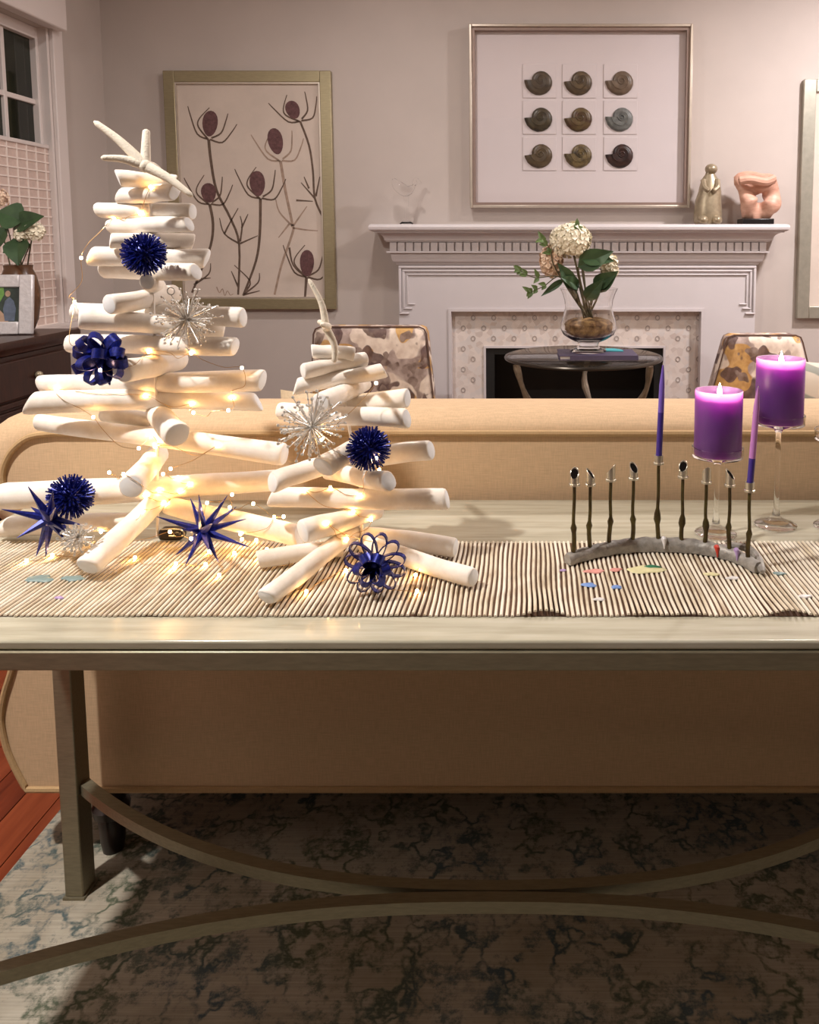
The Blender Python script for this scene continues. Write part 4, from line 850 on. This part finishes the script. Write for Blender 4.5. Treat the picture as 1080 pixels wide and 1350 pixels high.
T1 = [  # a, b, depth offsets, radii (px), bend
    ((155, 235), (230, 241), -.02, .02, 10.5, 10), ((159, 259), (231, 253), .02, -.02, 10.5, 11), ((129, 277), (254, 279), .03, .0, 9.5, 10.5),
    ((146, 299), (250, 295), .02, -.02, 9.5, 10), ((145, 317), (255, 318), -.03, .03, 9.5, 10), ((119, 338), (273, 341), -.01, .01, 12, 12),
    ((137, 356), (259, 359), .02, -.03, 10.5, 11), ((194, 372), (209, 378), -.055, .05, 10, 9.5), ((144, 402), (232, 387), -.06, .06, 13, 12),
    ((97, 409), (321, 418), .035, .01, 10, 13), ((104, 419), (295, 436), -.05, .04, 13.5, 11.5), ((91, 453), (310, 457), .02, -.02, 12, 12),
    ((160, 491), (238, 474), -.075, .06, 15, 13), ((56, 508), (347, 502), .03, .0, 12.5, 14), ((38, 532), (341, 530), -.02, .04, 15, 12),
    ((50, 556), (375, 599), .04, -.02, 10.5, 14.5), ((137, 546), (206, 555), .06, .03, 9, 10), ((206, 545), (234, 573), .02, -.08, 14.5, 17), ((172, 642), (210, 598), -.09, .04, 16, 13.5),
    ((-6, 656), (366, 634), -.02, .03, 18, 13.5), ((116, 748), (222, 646), -.13, .03, 16, 13), ((222, 666), (394, 707), .0, -.025, 12, 14), ((5, 694), (186, 687), .02, .005, 13, 12)]
for i, (a, b, da, db, ra, rb) in enumerate(T1):
    log_part(big, a, b, AY + da, AY + db, ra, rb, 0.006 if i in (14,) else 0.0, i + 1)
topz = PY(198, 232, AY).z
MB().tube([(PY(207, 690, AY).x, AY, RT + 0.004), (PY(207, 560, AY).x, AY, PY(207, 560, AY).z), (PY(197, 230, AY).x, AY, topz)], 0.0025, 8).build('threaded_rod', M['drift'], big)
AY2 = 1.19
small = thing('driftwood_tree', (PZ(480, 720, TT).x, AY2, RT), 'short leaning tree of white driftwood sticks beside the menorah', 'driftwood tree')
T2 = [((411, 463), (467, 467), -.01, .01, 9, 9.5), ((399, 489), (482, 473), -.03, .03, 10, 9.5), ((389, 510), (507, 488), -.02, .02, 10.5, 10),
    ((422, 531), (481, 505), -.07, .05, 13, 10.5), ((440, 539), (538, 525), .03, .0, 12, 12.5), ((369, 543), (537, 552), .03, -.03, 11.5, 12.5),
    ((460, 606), (568, 593), .05, .01, 13, 13), ((425, 615), (484, 585), -.085, .02, 15, 12), ((359, 636), (440, 608), -.06, .01, 14, 12),
    ((432, 621), (512, 635), .05, -.07, 11, 13), ((358, 655), (590, 659), .0, -.02, 12.5, 13.5), ((399, 702), (500, 672), -.07, .03, 16, 12),
    ((351, 788), (468, 700), -.135, .01, 13, 11), ((340, 737), (452, 722), -.02, .02, 11.5, 11), ((478, 705), (601, 721), .02, .0, 12, 12.5), ((478, 716), (624, 762), .01, -.075, 11.5, 12.5)]
for i, (a, b, da, db, ra, rb) in enumerate(T2): log_part(small, a, b, AY2 + da, AY2 + db, ra, rb, 0, 60 + i)
MB().tube([(PY(478, 722, AY2).x, AY2, RT + 0.004), (PY(475, 640, AY2).x, AY2, PY(475, 640, AY2).z), (PY(440, 455, AY2).x, AY2, PY(440, 455, AY2).z)], 0.0025, 8).build('threaded_rod', M['drift'], small)
# starfish toppers
def arm(mb, p0, p1, r0, r1, bend=Vector((0, 0, 0))):
    p0 = Vector(p0); p1 = Vector(p1); pts = spline([p0, p0.lerp(p1, 0.5) + bend, p1], 6); k_ = len(pts)
    mb.tube(pts, [r0 + (r1 - r0) * (i / (k_ - 1)) if i < k_ - 1 else r1 * 0.4 for i in range(k_)], 10)
sy = AY - 0.055; cs = PY(192, 219, sy)
mb = MB()
for (px_, py_, dy, r0, r1) in ((124, 160, .0, 7.5, 3.2), (193, 171, .02, 6.5, 4.2), (133, 208, -.02, 6.5, 3.2), (254, 259, -.01, 7.5, 3.2), (212, 226, .07, 6.5, 3)):
    arm(mb, cs, PY(px_, py_, sy + dy), r0 / pxm(AY), r1 / pxm(AY), Vector((0, 0, 0.004)))
mb.ball(cs, 8.5 / pxm(AY), 12, 8)
tag(mb.build('starfish', M['starfish'], loc=tuple(cs), auto=60), 'spread pale starfish crowning the tall driftwood tree', 'starfish')
sy = AY2 - 0.02; cs = PY(434, 452, sy); mb = MB()
for (px_, py_, dy, r0, r1) in ((407, 368, .0, 5.5, 2.6), (420, 424, .10, 6, 3), (424, 428, -.08, 5.5, 3), (441, 476, .066, 5.5, 3.4), (441, 478, .001, 5.5, 3.4)):
    arm(mb, PY(430, 432, sy), PY(px_, py_, sy + dy), r0 / pxm(AY2), r1 / pxm(AY2), Vector((0.006, 0, 0.0)))
mb.ball(PY(430, 432, sy), 6.5 / pxm(AY2), 12, 8, (0.8, 1, 1))
tag(mb.build('starfish', M['starfish'], loc=tuple(cs), auto=60), 'edge-on pale starfish crowning the short driftwood tree', 'starfish')

# ------------------------------------------------------------------ ornaments
def pompom(label, x_, y_, Y, rpx, nsp=260, seed=1):
    rnd = random.Random(seed); c = PY(x_, y_, Y); r_ = rpx / pxm(Y)
    t = thing('spiky_ball_ornament', tuple(c), label, 'ornament', 'cobalt spiky ball ornaments')
    MB().ball(c, r_ * 0.55, 16, 12).build('core', M['blue'], t)
    mb = MB()
    for d in sph_dirs(nsp):
        d = (d + Vector((rnd.uniform(-.06, .06), rnd.uniform(-.06, .06), rnd.uniform(-.06, .06)))).normalized(); mb.cone(c + d * r_ * 0.5, c + d * r_ * rnd.uniform(0.92, 1.04), r_ * 0.052, r_ * 0.034, 4)
    stuff(mb.build('bristles', M['blue'], t, smooth=False)); return t
pompom('cobalt blue bristly ball hung near the top of the tall driftwood tree', 190, 335, AY - .075, 29, seed=1)
pompom('cobalt blue bristly ball behind the blue starburst by the sofa arm', 93, 655, AY - .085, 31, seed=2)
pompom('cobalt blue bristly ball hung on the short driftwood tree', 486, 591, AY2 - .085, 31, seed=3)
def starburst(label, x_, y_, Y, dirs, w_=5.5, seed=0):
    c = PY(x_, y_, Y); t = thing('starburst_ornament', tuple(c), label, 'ornament', 'cobalt starburst ornaments')
    MB().ball(c, 10.5 / pxm(Y), 14, 10).build('core', M['blue'], t)
    for (px_, py_, dy) in dirs:
        e = PY(px_, py_, Y + dy); d = e - c; L = d.length
        pts = [c, c.lerp(e, 0.22), e]; MB().tube(pts, [w_ * 0.9 / pxm(Y), w_ / pxm(Y), 0.0004], 6).build('spike', M['blue'], t, auto=20)
starburst('cobalt glitter starburst at the foot of the tall driftwood tree by the sofa arm', 66, 684, AY - .125, [(36, 640, -.01), (0, 671, -.02), (21, 710, -.03), (47, 735, .018), (60, 736, .016), (88, 702, -.05), (40, 668, .02), (95, 700, .01), (70, 646, -.055), (108, 692, -.045), (86, 713, -.03), (52, 672, -.09), (74, 668, -.08)], 6)
starburst('cobalt glitter starburst between the two driftwood trees', 268, 700, AY - .075, [(251, 657, .02), (300, 653, -.01), (262, 652, .05), (206, 681, -.02), (325, 684, .0), (331, 722, -.02), (244, 746, -.05), (288, 741, -.05), (232, 732, .0), (312, 668, .05), (262, 670, -.08), (280, 690, -.10), (255, 725, -.05), (276, 727, -.06), (240, 698, -.03)], 5.2)
def tinsel(label, x_, y_, Y, rpx, nsp, seed, hang=None):
    rnd = random.Random(seed); c = PY(x_, y_, Y); r_ = rpx / pxm(Y); t = thing('tinsel_burst_ornament', tuple(c), label, 'ornament', 'silver burst ornaments')
    MB().ball(c, r_ * 0.10, 10, 8).build('core', M['silver'], t); w1 = MB(); w2 = MB()
    for d in sph_dirs(nsp):
        d = (d + Vector((rnd.uniform(-.2, .2), rnd.uniform(-.2, .2), rnd.uniform(-.2, .2)))).normalized(); L = r_ * rnd.uniform(0.6, 1.0); e = c + d * L
        w1.cone(c + d * r_ * 0.05, e, 0.0011, 0.0008, 4); s_ = d.orthogonal()
        for q in (0.6, 0.8, 1.0): w2.ball(c + d * L * q + s_ * rnd.uniform(-.002, .002), 0.0017 if q < 1 else 0.0024, 6, 4)
    stuff(w1.build('wire_rays', M['silver'], t)); stuff(w2.build('glass_beads', M['silver'], t))
    if hang:
        h = PY(*hang, Y); MB().tube([h + Vector((math.cos(a) * 0.0055, 0, math.sin(a) * 0.0055)) for a in [2 * math.pi * j / 14 for j in range(14)]], 0.0009, 6, cyc=True).build('hanging_loop', M['silver'], t)
        MB().tube([h + Vector((0, 0, -0.0055)), c], 0.0008, 5).build('hanging_wire', M['silver'], t)
tinsel('silver tinsel burst with hanging loop on the tall driftwood tree', 246, 421, AY - .075, 46, 80, 4, (225, 383))
tinsel('silver tinsel burst on the side of the short driftwood tree', 411, 563, AY2 - .10, 50, 80, 5)
tinsel('small silver tinsel burst lying under the cobalt starburst', 102, 708, AY - .06, 22, 46, 6)
def ribbon_loops(t, c, dirs, L, W, th, hw, m_):
    for (d, s_) in dirs:
        d = Vector(d).normalized(); side = d.cross(Vector(s_)).normalized(); nn = side.cross(d).normalized(); N = 18; lo = []
        for i in range(N + 1):
            a = 2 * math.pi * i / N; p = c + d * L * (0.5 - 0.5 * math.cos(a)) + nn * W * math.sin(a) * (0.55 + 0.45 * (0.5 - 0.5 * math.cos(a)))
            a2 = 2 * math.pi * (i + 0.01) / N; p2 = c + d * L * (0.5 - 0.5 * math.cos(a2)) + nn * W * math.sin(a2) * (0.55 + 0.45 * (0.5 - 0.5 * math.cos(a2))); tg = (p2 - p).normalized(); ou = tg.cross(side).normalized() * th
            lo.append([p + side * hw + ou, p - side * hw + ou, p - side * hw - ou, p + side * hw - ou])
        MB().loops(lo, False, False).build('ribbon_loop', m_, t, auto=40)
Y = AY - .10; c = PY(137, 471, Y); t = thing('ribbon_bow_ornament', tuple(c), 'cobalt glitter ribbon bow on the tall driftwood tree', 'ornament')
MB().ball(c, 0.009, 10, 8).build('knot', M['blue_ribbon'], t); rnd = random.Random(3)
dd = [((math.cos(a) , -0.35 + 0.3 * rnd.uniform(-1, 1), math.sin(a)), (rnd.uniform(-.3, .3), 1 if k % 2 else 0.2, 0.4 * rnd.uniform(-1, 1))) for k, a in enumerate([R(q) for q in (15, 52, 95, 130, 165, 205, 245, 285, 320, 350)])]
dd += [((0.3, -1, 0.3), (1, 0, 0)), ((-0.4, -1, -0.2), (0, 0, 1))]
ribbon_loops(t, c, dd, 0.043, 0.012, 0.0006, 0.007, M['blue_ribbon'])
for (px_, py_) in ((110, 488), (163, 486), (143, 508)): 
    e = PY(px_, py_, Y - .01); leaf_mesh(c, e - c, Vector((0, -1, 0.3)), (e - c).length, 0.008, 0.1).build('ribbon_tail', M['blue_ribbon'], t)
Y = AY2 - .125; c = PY(495, 742, Y); t = thing('ribbon_flower_ornament', tuple(c), 'open cobalt ribbon-loop flower at the foot of the short driftwood tree', 'ornament')
MB().ball(c, 0.012, 14, 10).build('center_bead', M['blue_ribbon'], t); rnd = random.Random(5)
dd = [((math.cos(R(q)), -0.15 + 0.25 * rnd.uniform(-1, 1), math.sin(R(q))), (0, 1, 0) if True else 0) for q in range(10, 370, 33)]
ribbon_loops(t, c, [(d, Vector((0.0, -1, 0.0)).cross(Vector(d)).normalized()) for d, s_ in dd], 0.042, 0.0115, 0.0007, 0.004, M['blue_ribbon'])
dd = [((math.cos(R(q)) * 0.7, -1, math.sin(R(q)) * 0.7), (math.sin(R(q)), 0.2, -math.cos(R(q)))) for q in range(0, 360, 60)]
ribbon_loops(t, c, dd, 0.036, 0.010, 0.0007, 0.006, M['blue_ribbon'])

# ------------------------------------------------------------------ let each ornament come to rest against what carries it
from mathutils.bvhtree import BVHTree
def world_mesh(objs):
    V = []; F = []
    for o in objs:
        q = o; off = Vector((0, 0, 0))
        while q is not None: off += q.location; q = q.parent
        b = len(V); V += [v.co + off for v in o.data.vertices]; F += [tuple(b + i for i in p.vertices) for p in o.data.polygons]
    return V, F
def parts_of(root): return ([root] if root.type == 'MESH' else []) + [c for c in root.children_recursive if c.type == 'MESH']
def tops(name): return sorted([o for o in COL.objects if o.parent is None and o.name.split('.')[0] == name], key=lambda o: o.name)
STICKS = [c for r_ in (big, small) for c in parts_of(r_)]
carriers = STICKS + parts_of(rn) + [c for c in parts_of(tab) if c.name.startswith('tabletop')]
balls = tops('spiky_ball_ornament'); bursts = tops('starburst_ornament'); tins = tops('tinsel_burst_ornament')
for root in [balls[0], balls[1], balls[2], tins[0], tins[1], bursts[0], bursts[1], tins[2]] + tops('ribbon_bow_ornament') + tops('ribbon_flower_ornament'):
    tree_ = BVHTree.FromPolygons(*world_mesh(carriers)); d = (root.location - cam.location).normalized()
    V, F = world_mesh(parts_of(root)); back = 0.10; best = None
    for v in V:
        h = tree_.ray_cast(v - d * back, d, 0.25)
        if h[0] is not None and (best is None or h[3] < best): best = h[3]
    if best is not None: root.location += d * (best - back + 0.0004)
    carriers = carriers + parts_of(root)

# ------------------------------------------------------------------ string lights
B1 = [(200, 248), (186, 281), (150, 288), (107, 340), (99, 400), (132, 488), (197, 462), (253, 464), (319, 485), (306, 524), (301, 541), (255, 544), (253, 532), (192, 522), (76, 513), (123, 550), (183, 591), (199, 574), (211, 581), (206, 588), (287, 587), (225, 618), (215, 625), (235, 631), (250, 639), (238, 647), (211, 646), (164, 627), (144, 623), (192, 654), (217, 663), (186, 674), (134, 699), (224, 701), (252, 710), (273, 663), (306, 652), (303, 669), (334, 664), (374, 681), (361, 684), (318, 702), (319, 711)]
G1 = [(338, 712), (352, 724), (341, 736), (309, 729), (289, 758), (276, 727), (271, 744), (232, 743), (230, 748), (178, 735), (69, 732), (35, 739)]
B2 = [(496, 505), (424, 579), (500, 619), (496, 604), (474, 654), (436, 645), (402, 647), (465, 676), (488, 684), (456, 712), (430, 690)]
G2 = [(559, 706), (548, 758), (550, 780), (456, 752), (404, 780), (381, 733)]
STREE = BVHTree.FromPolygons(*world_mesh(STICKS))
SOLID = [BVHTree.FromPolygons(*world_mesh([o])) for o in STICKS]
LOOSE = BVHTree.FromPolygons(*world_mesh([c for o in balls + bursts + tins + tops('ribbon_bow_ornament') + tops('ribbon_flower_ornament') for c in parts_of(o)]))
def rib_top(x_, y_): return TT + 0.0040 + wav(x_, (y_ - ry0) / (ry1 - ry0))
def blocked(p):
    for b in SOLID:
        n_ = b.find_nearest(p, 0.06)
        if n_[0] is not None and (n_[3] < 0.0012 or (p - n_[0]).dot(n_[1]) < 0): return True
    n_ = LOOSE.find_nearest(p, 0.0012)
    return n_[0] is not None
def free(p):                                       # slide a point of the wire towards the open side until it lies on the surface
    p = p.copy(); d = (cam.location - p).normalized()
    for _ in range(70):
        p.z = max(p.z, rib_top(p.x, p.y) + 0.0007)
        if not blocked(p): return p
        p += d * 0.0014
    return p
def string(label, Bl, Gl, Yb, seed, pack=None):
    rnd = random.Random(seed); P = []
    for p in Bl:                                   # a bulb lies on the stick that its line of sight meets, else it dangles beside the tree
        h = STREE.ray_cast(cam.location, ray(*p).normalized(), 2.0)
        g = LOOSE.ray_cast(cam.location, ray(*p).normalized(), 2.0)
        if g[0] is not None and (h[0] is None or g[3] < h[3]): q = g[0] - ray(*p).normalized() * 0.0034
        elif h[0] is not None:
            q = h[0] + h[1] * 0.0028
            if any(b.find_nearest(q)[3] < 0.0024 for b in SOLID): q = h[0] - ray(*p).normalized() * 0.0045
        else: q = PY(*p, Yb - 0.03)
        P.append(q)
    for p in Gl:
        q = PZ(*p, RT + 0.0032); q.z = max(q.z, rib_top(q.x, q.y) + 0.003); P.append(q)
    t = thing('string_lights', tuple(P[-1] - Vector((0, 0, 0.003))), label, 'string lights')
    pts = []
    for i in range(len(P) - 1):
        a, b = P[i], P[i + 1]; d = (b - a).length; g = i >= len(Bl) - 1
        m1 = a.lerp(b, 0.33) + Vector((rnd.uniform(-.12, .12) * d, (rnd.uniform(-.1, .05) * d), -0.07 * d + rnd.uniform(-.08, .08) * d)); m2 = a.lerp(b, 0.66) + Vector((rnd.uniform(-.12, .12) * d, rnd.uniform(-.1, .05) * d, -0.07 * d + rnd.uniform(-.08, .08) * d))
        for q in (m1, m2): q.z = max(q.z, RT + 0.001)
        pts += [a, m1, m2]
    pts.append(P[-1])
    MB().tube([free(p) for p in spline(pts, 10)], 0.00045, 5).build('wire', M['wire'], t)
    bm_ = None
    for p in P:
        if bm_ is None: o = MB().ball((0, 0, 0), 0.0025, 8, 6, (1, 1, 1.15)).build('led_bulb', M['bulb'], None, loc=(0, 0, 0)); bm_ = o.data
        else: o = bpy.data.objects.new('led_bulb', bm_); COL.objects.link(o)
        o.parent = t; o.location = p - Vector(t['org'])
    if pack:
        q = PZ(*pack, RT); MB().box(q.x - 0.019, q.x + 0.019, q.y - 0.012, q.y + 0.012, RT + 0.0002, RT + 0.018).build('battery_pack', M['battery'], t, bevel=0.005, bseg=3)
        MB().tube(spline([q + Vector((-0.014, -0.008, 0.018)), q + Vector((0, -0.014, 0.021)), q + Vector((0.018, -0.011, 0.019)), q + Vector((0.021, -0.008, 0.008)), q + Vector((0.0, -0.014, 0.010))], 6), 0.0014, 6).build('cable', M['nickel'], t)
    return t
string('warm white fairy lights on copper wire winding round the tall driftwood tree', B1, G1, AY, 11, (228, 710))
string('warm white fairy lights on copper wire winding round the short driftwood tree', B2, G2, AY2, 12)

# ------------------------------------------------------------------ menorah
men = thing('menorah', tuple(PZ(868, 738, RT)), 'cast metal menorah with nine twig stems on a curved bark base', 'menorah')
cl = [(748, 744), (775, 736), (810, 729), (845, 726), (880, 726), (915, 728), (950, 734), (978, 743), (1000, 755)]
cl3 = spline([PZ(x_, y_, RT) for x_, y_ in cl], 5); lo = []; k_ = len(cl3)
for i, p in enumerate(cl3):
    t_ = (cl3[min(i + 1, k_ - 1)] - cl3[max(i - 1, 0)]).normalized(); nn = Vector((-t_.y, t_.x, 0)); f_ = i / (k_ - 1); hh = 0.0205 * (0.75 + 0.25 * math.sin(math.pi * f_)) * (1 + 0.05 * math.sin(i * 2.1)); w_ = 0.0075 * (1 + 0.12 * math.sin(i * 1.7))
    lo.append([p + nn * w_ * 0.9 + Vector((0, 0, 0.0005)), p - nn * w_ + Vector((0, 0, 0.0005)), p - nn * w_ * 1.1 + Vector((0, 0, hh * 0.55)), p - nn * w_ * 0.55 + Vector((0, 0, hh * 0.95)), p + nn * w_ * 0.45 + Vector((0, 0, hh)), p + nn * w_ + Vector((0, 0, hh * 0.6))])
MB().loops(lo).build('bark_base', M['bark'], men, auto=60)
fl3 = spline([PZ(958, 730, RT) + Vector((0, 0, .014)), PZ(985, 734, RT) + Vector((0, 0, .013)), PZ(999, 744, RT) + Vector((0, 0, .010)), PZ(1005, 760, RT) + Vector((0, 0, .0068))], 5)
MB().tube(fl3, [0.006] * (len(fl3) - 1) + [0.003], 8).build('curled_bark_edge', M['bark'], men)
ST = [(757, 727, 640), (778, 721, 640), (805, 716, 634), (835, 714, 632), (868, 713, 612), (900, 715, 630), (931, 718, 637), (962, 722, 641), (988, 733, 648)]
cupdir = [(-0.25, -1), (1, -0.35), (-1, 0.4), (0.6, -1), (0, 0), (-0.5, -1), (-0.2, 1), (1, -0.6), (0, 0)]
def near_y(px_): 
    best = min(range(len(cl) - 1), key=lambda i: 0 if cl[i][0] <= px_ <= cl[i + 1][0] else 1e3); a, b = cl[best], cl[best + 1]; f_ = (px_ - a[0]) / (b[0] - a[0]); return PZ(px_, a[1] + (b[1] - a[1]) * f_, RT).y
tops = []
for i, (px_, yb, yt) in enumerate(ST):
    Yq = near_y(px_) + 0.001; bz = PY(px_, yb, Yq).z; b = PY(px_ - 1.0, yb, Yq); b.z = RT + 0.016; tp = PY(px_ + 0.5, yt, Yq); pts = []; rr = []; N = 14; rnd = random.Random(i)
    for q in range(N + 1):
        f_ = q / N; p = b.lerp(tp, f_) + Vector((0.0012 * math.sin(f_ * 9 + i * 2), 0.001 * math.sin(f_ * 7 + i), 0)) * (1 - f_); r_ = 0.0027 - 0.0002 * f_ + (0.0022 if abs(f_ - 0.34 - 0.03 * math.sin(i)) < 0.05 else 0) + (0.0008 if f_ < 0.3 else 0); pts.append(p); rr.append(r_)
    MB().tube(pts, rr, 8).build('twig_stem', M['twig'], men)
    cr = 0.0068; ch = 0.019; cd = Vector((*cupdir[i], 0)); sl = 0.010 if cd.length > 0 else 0; cd = cd.normalized() if cd.length else cd
    lo = []
    for (r_, h_, s_) in ((cr * 0.5, -0.001, 0), (cr * 1.18, 0.0, 0), (cr * 1.2, 0.0028, 0), (cr, 0.0034, 0), (cr, ch * 0.75, 1), (cr * 0.82, ch * 0.75, 1), (cr * 0.8, 0.004, 0)):
        lo.append([tp + Vector((math.cos(a) * r_, math.sin(a) * r_, h_ + (s_ * sl * (0.45 - 0.75 * (math.cos(a) * cd.x + math.sin(a) * cd.y))) )) for a in [2 * math.pi * j / 16 for j in range(16)]])
    cu = MB().loops(lo).build('candle_cup', M['nickel'], men, auto=40)
    if sl:
        MB().loops([[tp + Vector((math.cos(a) * cr * k1, math.sin(a) * cr * k1, ch * 0.75 - 0.0008 + sl * (0.45 - 0.75 * (math.cos(a) * cd.x + math.sin(a) * cd.y) * k1 / 1.0))) for a in [2 * math.pi * j / 16 for j in range(16)]] for k1 in (0.80, 0.4, 0.02)], False, True).build('cup_shade_disc', M['cup_shade'], cu)  # added dark disc below the rim, shade of the cup put in as colour
    tops.append(tp)
# tapers
for idx, tx, ty, two, lab in ((4, 874.5, 478, False, 'slim violet taper candle in the tallest menorah cup'), (8, 1000, 509, True, 'slim lilac and violet taper candle in the end menorah cup')):
    p = tops[idx] + Vector((0, 0, 0.0045)); e = PY(tx, ty, p.y); r_ = 0.0048
    t = thing('taper_candle', tuple(p), lab, 'candle')
    if two:
        MB().tube([p, p.lerp(e, 0.30)], [r_, r_ * 1.0], 14).build('violet_end', M['taper_dark'], t)
        MB().tube([p.lerp(e, 0.3), p.lerp(e, 0.8), p.lerp(e, 0.93), p.lerp(e, 0.985)], [r_, r_ * 0.9, r_ * 0.5, 0.0012], 14).build('lilac_body', M['taper_light'], t)
    else:
        MB().tube([p, p.lerp(e, 0.5)], [r_, r_ * 0.97], 14).build('violet_end', M['taper_dark'], t)
        MB().tube([p.lerp(e, 0.5), p.lerp(e, 0.78), p.lerp(e, 0.9), p.lerp(e, 0.975)], [r_ * 0.97, r_ * 0.9, r_ * 0.5, 0.0012], 14).build('paler_body', mat('mid_violet_taper_wax', lin((118, 92, 188)), 0.4, var=0.05, vscale=40), t)
    MB().tube([p.lerp(e, 0.97), e], 0.0006, 5).build('wick', M['pages'], t)

# ------------------------------------------------------------------ pillar candles on glass stands
def stand(label, bx, by, cup_y, rpx, cx_px, col_label):
    b = PZ(bx, by, TT + 0.0006); Yq = b.y; cpos = PY(cx_px, cup_y, Yq); h = cpos.z - b.z; s_ = Yq / FPX; R_ = rpx * s_
    t = thing('glass_candle_stand', tuple(b), label, 'candle holder')
    c = Vector((cpos.x, Yq, b.z))
    c = Vector((b.x + (cpos.x - b.x) * 0.5, Yq, b.z))
    pr = [(27 * s_, 0), (28 * s_, 0.0015), (26 * s_, 0.0035), (14 * s_, 0.008), (6 * s_, 0.015), (3.6 * s_, 0.03), (3.2 * s_, h * 0.5), (3.6 * s_, h - 0.018), (7 * s_, h - 0.010), (R_ * 0.8, h - 0.004), (R_, h - 0.002), (R_ * 1.02, h + 0.014), (R_ * 0.965, h + 0.014), (R_ * 0.945, h + 0.0015), (0.0008, h + 0.0015)]
    MB().lathe(pr, c, 32, True, False).build('glass_body', M['glass_fine'], t, auto=60)
    return c, h
def pillar(label, c, h, rpx, top_y, Yq):
    s_ = Yq / FPX; r_ = rpx * s_; z0 = c.z + h + 0.002; z1 = PY(900, top_y, Yq).z; H = z1 - z0
    t = thing('pillar_candle', (c.x, c.y, z0), label, 'candle')
    MB().lathe([(r_ * 0.98, 0), (r_, 0.002), (r_, H - 0.002), (r_ * 0.985, H), (r_ * 0.92, H - 0.0005), (r_ * 0.87, H - 0.006), (r_ * 0.7, H - 0.015), (0.0005, H - 0.018)], (c.x, c.y, z0), 36, True, False).build('wax_body', M['wax'], t, auto=50)
    MB().tube([(c.x, c.y, z0 + H - 0.019), (c.x + 0.001, c.y, z0 + H - 0.009)], 0.0009, 6).build('wick', M['wick'], t)
    fl_ = MB(); fl_.lathe([(0.0005, 0), (0.0032, 0.004), (0.0042, 0.008), (0.0030, 0.014), (0.0012, 0.020), (0.0003, 0.024)], (c.x + 0.001, c.y, z0 + H - 0.012), 12); fl_.build('flame', M['flame'], t)
c, h = stand('clear glass stemmed stand holding the lower purple pillar candle', 942, 703, 600, 33.5, 948, '')
pillar('purple pillar candle on the lower glass stand', c, h, 31.5, 514, c.y)
c, h = stand('clear glass stemmed stand holding the higher purple pillar candle', 1019, 692, 557, 33.5, 1031, '')
pillar('purple pillar candle on the higher glass stand', c, h, 31.5, 472, c.y)
c, h = stand('empty clear glass candle stand at the end of the group', 1103, 694, 578, 30, 1103, '')

# ------------------------------------------------------------------ dried wax on the runner
WX = {'pink': lin((220, 150, 140)), 'blue': lin((120, 154, 216)), 'green': lin((44, 120, 84)), 'yellow': lin((224, 216, 168)), 'white': lin((230, 226, 224)), 'lilac': lin((176, 150, 196)), 'teal': lin((128, 148, 146)), 'red': lin((196, 60, 44))}
wl_ = [('pink', 783, 753, 12, 'pink wax drip on the runner nearest the menorah end', 1), ('pink', 812, 751, 9, 'small pink wax drip between the pink and green drips', 2), ('green', 860, 748, 10, 'dark green wax drip on a pale yellow one', 3), ('yellow', 852, 751, 22, 'wide pale yellow wax drip under the green drip', 4), ('blue', 776, 771, 11, 'blue wax drip in front of the menorah', 5), ('blue', 813, 774, 9, 'smaller round blue wax drip in front of the menorah', 6), ('yellow', 938, 757, 9, 'small yellow wax drip by the bark base end', 7), ('white', 1062, 786, 8, 'white wax drip on the runner near the glass stands', 8), ('teal', 1028, 756, 8, 'grey-green wax drip beside the bark base end', 9), ('teal', 52, 763, 20, 'long grey-green wax smear beside the front driftwood stick', 10), ('teal', 96, 762, 15, 'pale green wax smear touching the front driftwood stick', 11), ('lilac', 78, 788, 6, 'lilac wax drip on the runner in front of the tall tree', 12), ('white', 790, 790, 7, 'tiny white wax drip below the blue drips', 13), ('white', 966, 762, 8, 'cream wax drip in front of the bark base end', 14), ('lilac', 742, 752, 5, 'lilac wax speck by the bark base tip', 15)]
for (cn_, px_, py_, rp, lab, sd_) in wl_:
    rnd = random.Random(sd_); c = PZ(px_, py_, RT); s_ = c.y / FPX; K = 18; ph_ = [rnd.uniform(0, 6) for _ in range(3)]; lo = []
    lift = 0.0008 if cn_ == 'green' else 0
    for (k1, z_) in ((1.0, -0.0006), (0.95, 0.0006), (0.7, 0.0014), (0.2, 0.0018)):
        lo.append([c + Vector((math.cos(a) * rp * s_ * k1 * (1 + 0.25 * math.sin(2 * a + ph_[0]) + 0.12 * math.sin(5 * a + ph_[1])), math.sin(a) * rp * s_ * 0.55 * k1 * (1 + 0.25 * math.sin(3 * a + ph_[2])), z_ + lift)) for a in [2 * math.pi * j / K for j in range(K)]])
    tag(MB().loops(lo).build('wax_drip', mat('wax_' + cn_, WX[cn_], 0.45, var=0.08, vscale=90), loc=tuple(c), auto=60), lab, 'wax', 'dried wax drips on the runner')
for (bx_, by_, cn_, lab) in ((946, 724, 'red', 'red wax drip running down the bark base'), (972, 728, 'lilac', 'lilac wax drip running down the bark base end'), (876, 713, 'white', 'pale wax drip beside the tallest menorah stem')):
    Yq = near_y(bx_) - 0.008; p = PY(bx_, by_, Yq); mb = MB(); mb.tube([p + Vector((0, 0.006, 0.0015)), p + Vector((0, 0.001, 0.0005)), p + Vector((0, -0.001, -0.005)), p + Vector((0.0, -0.0015, -0.012))], [0.0042, 0.0040, 0.0022, 0.0010], 8)
    tag(mb.build('wax_drip', mat('wax_' + cn_, WX[cn_], 0.45), loc=tuple(p)), lab, 'wax', 'dried wax drips on the menorah')
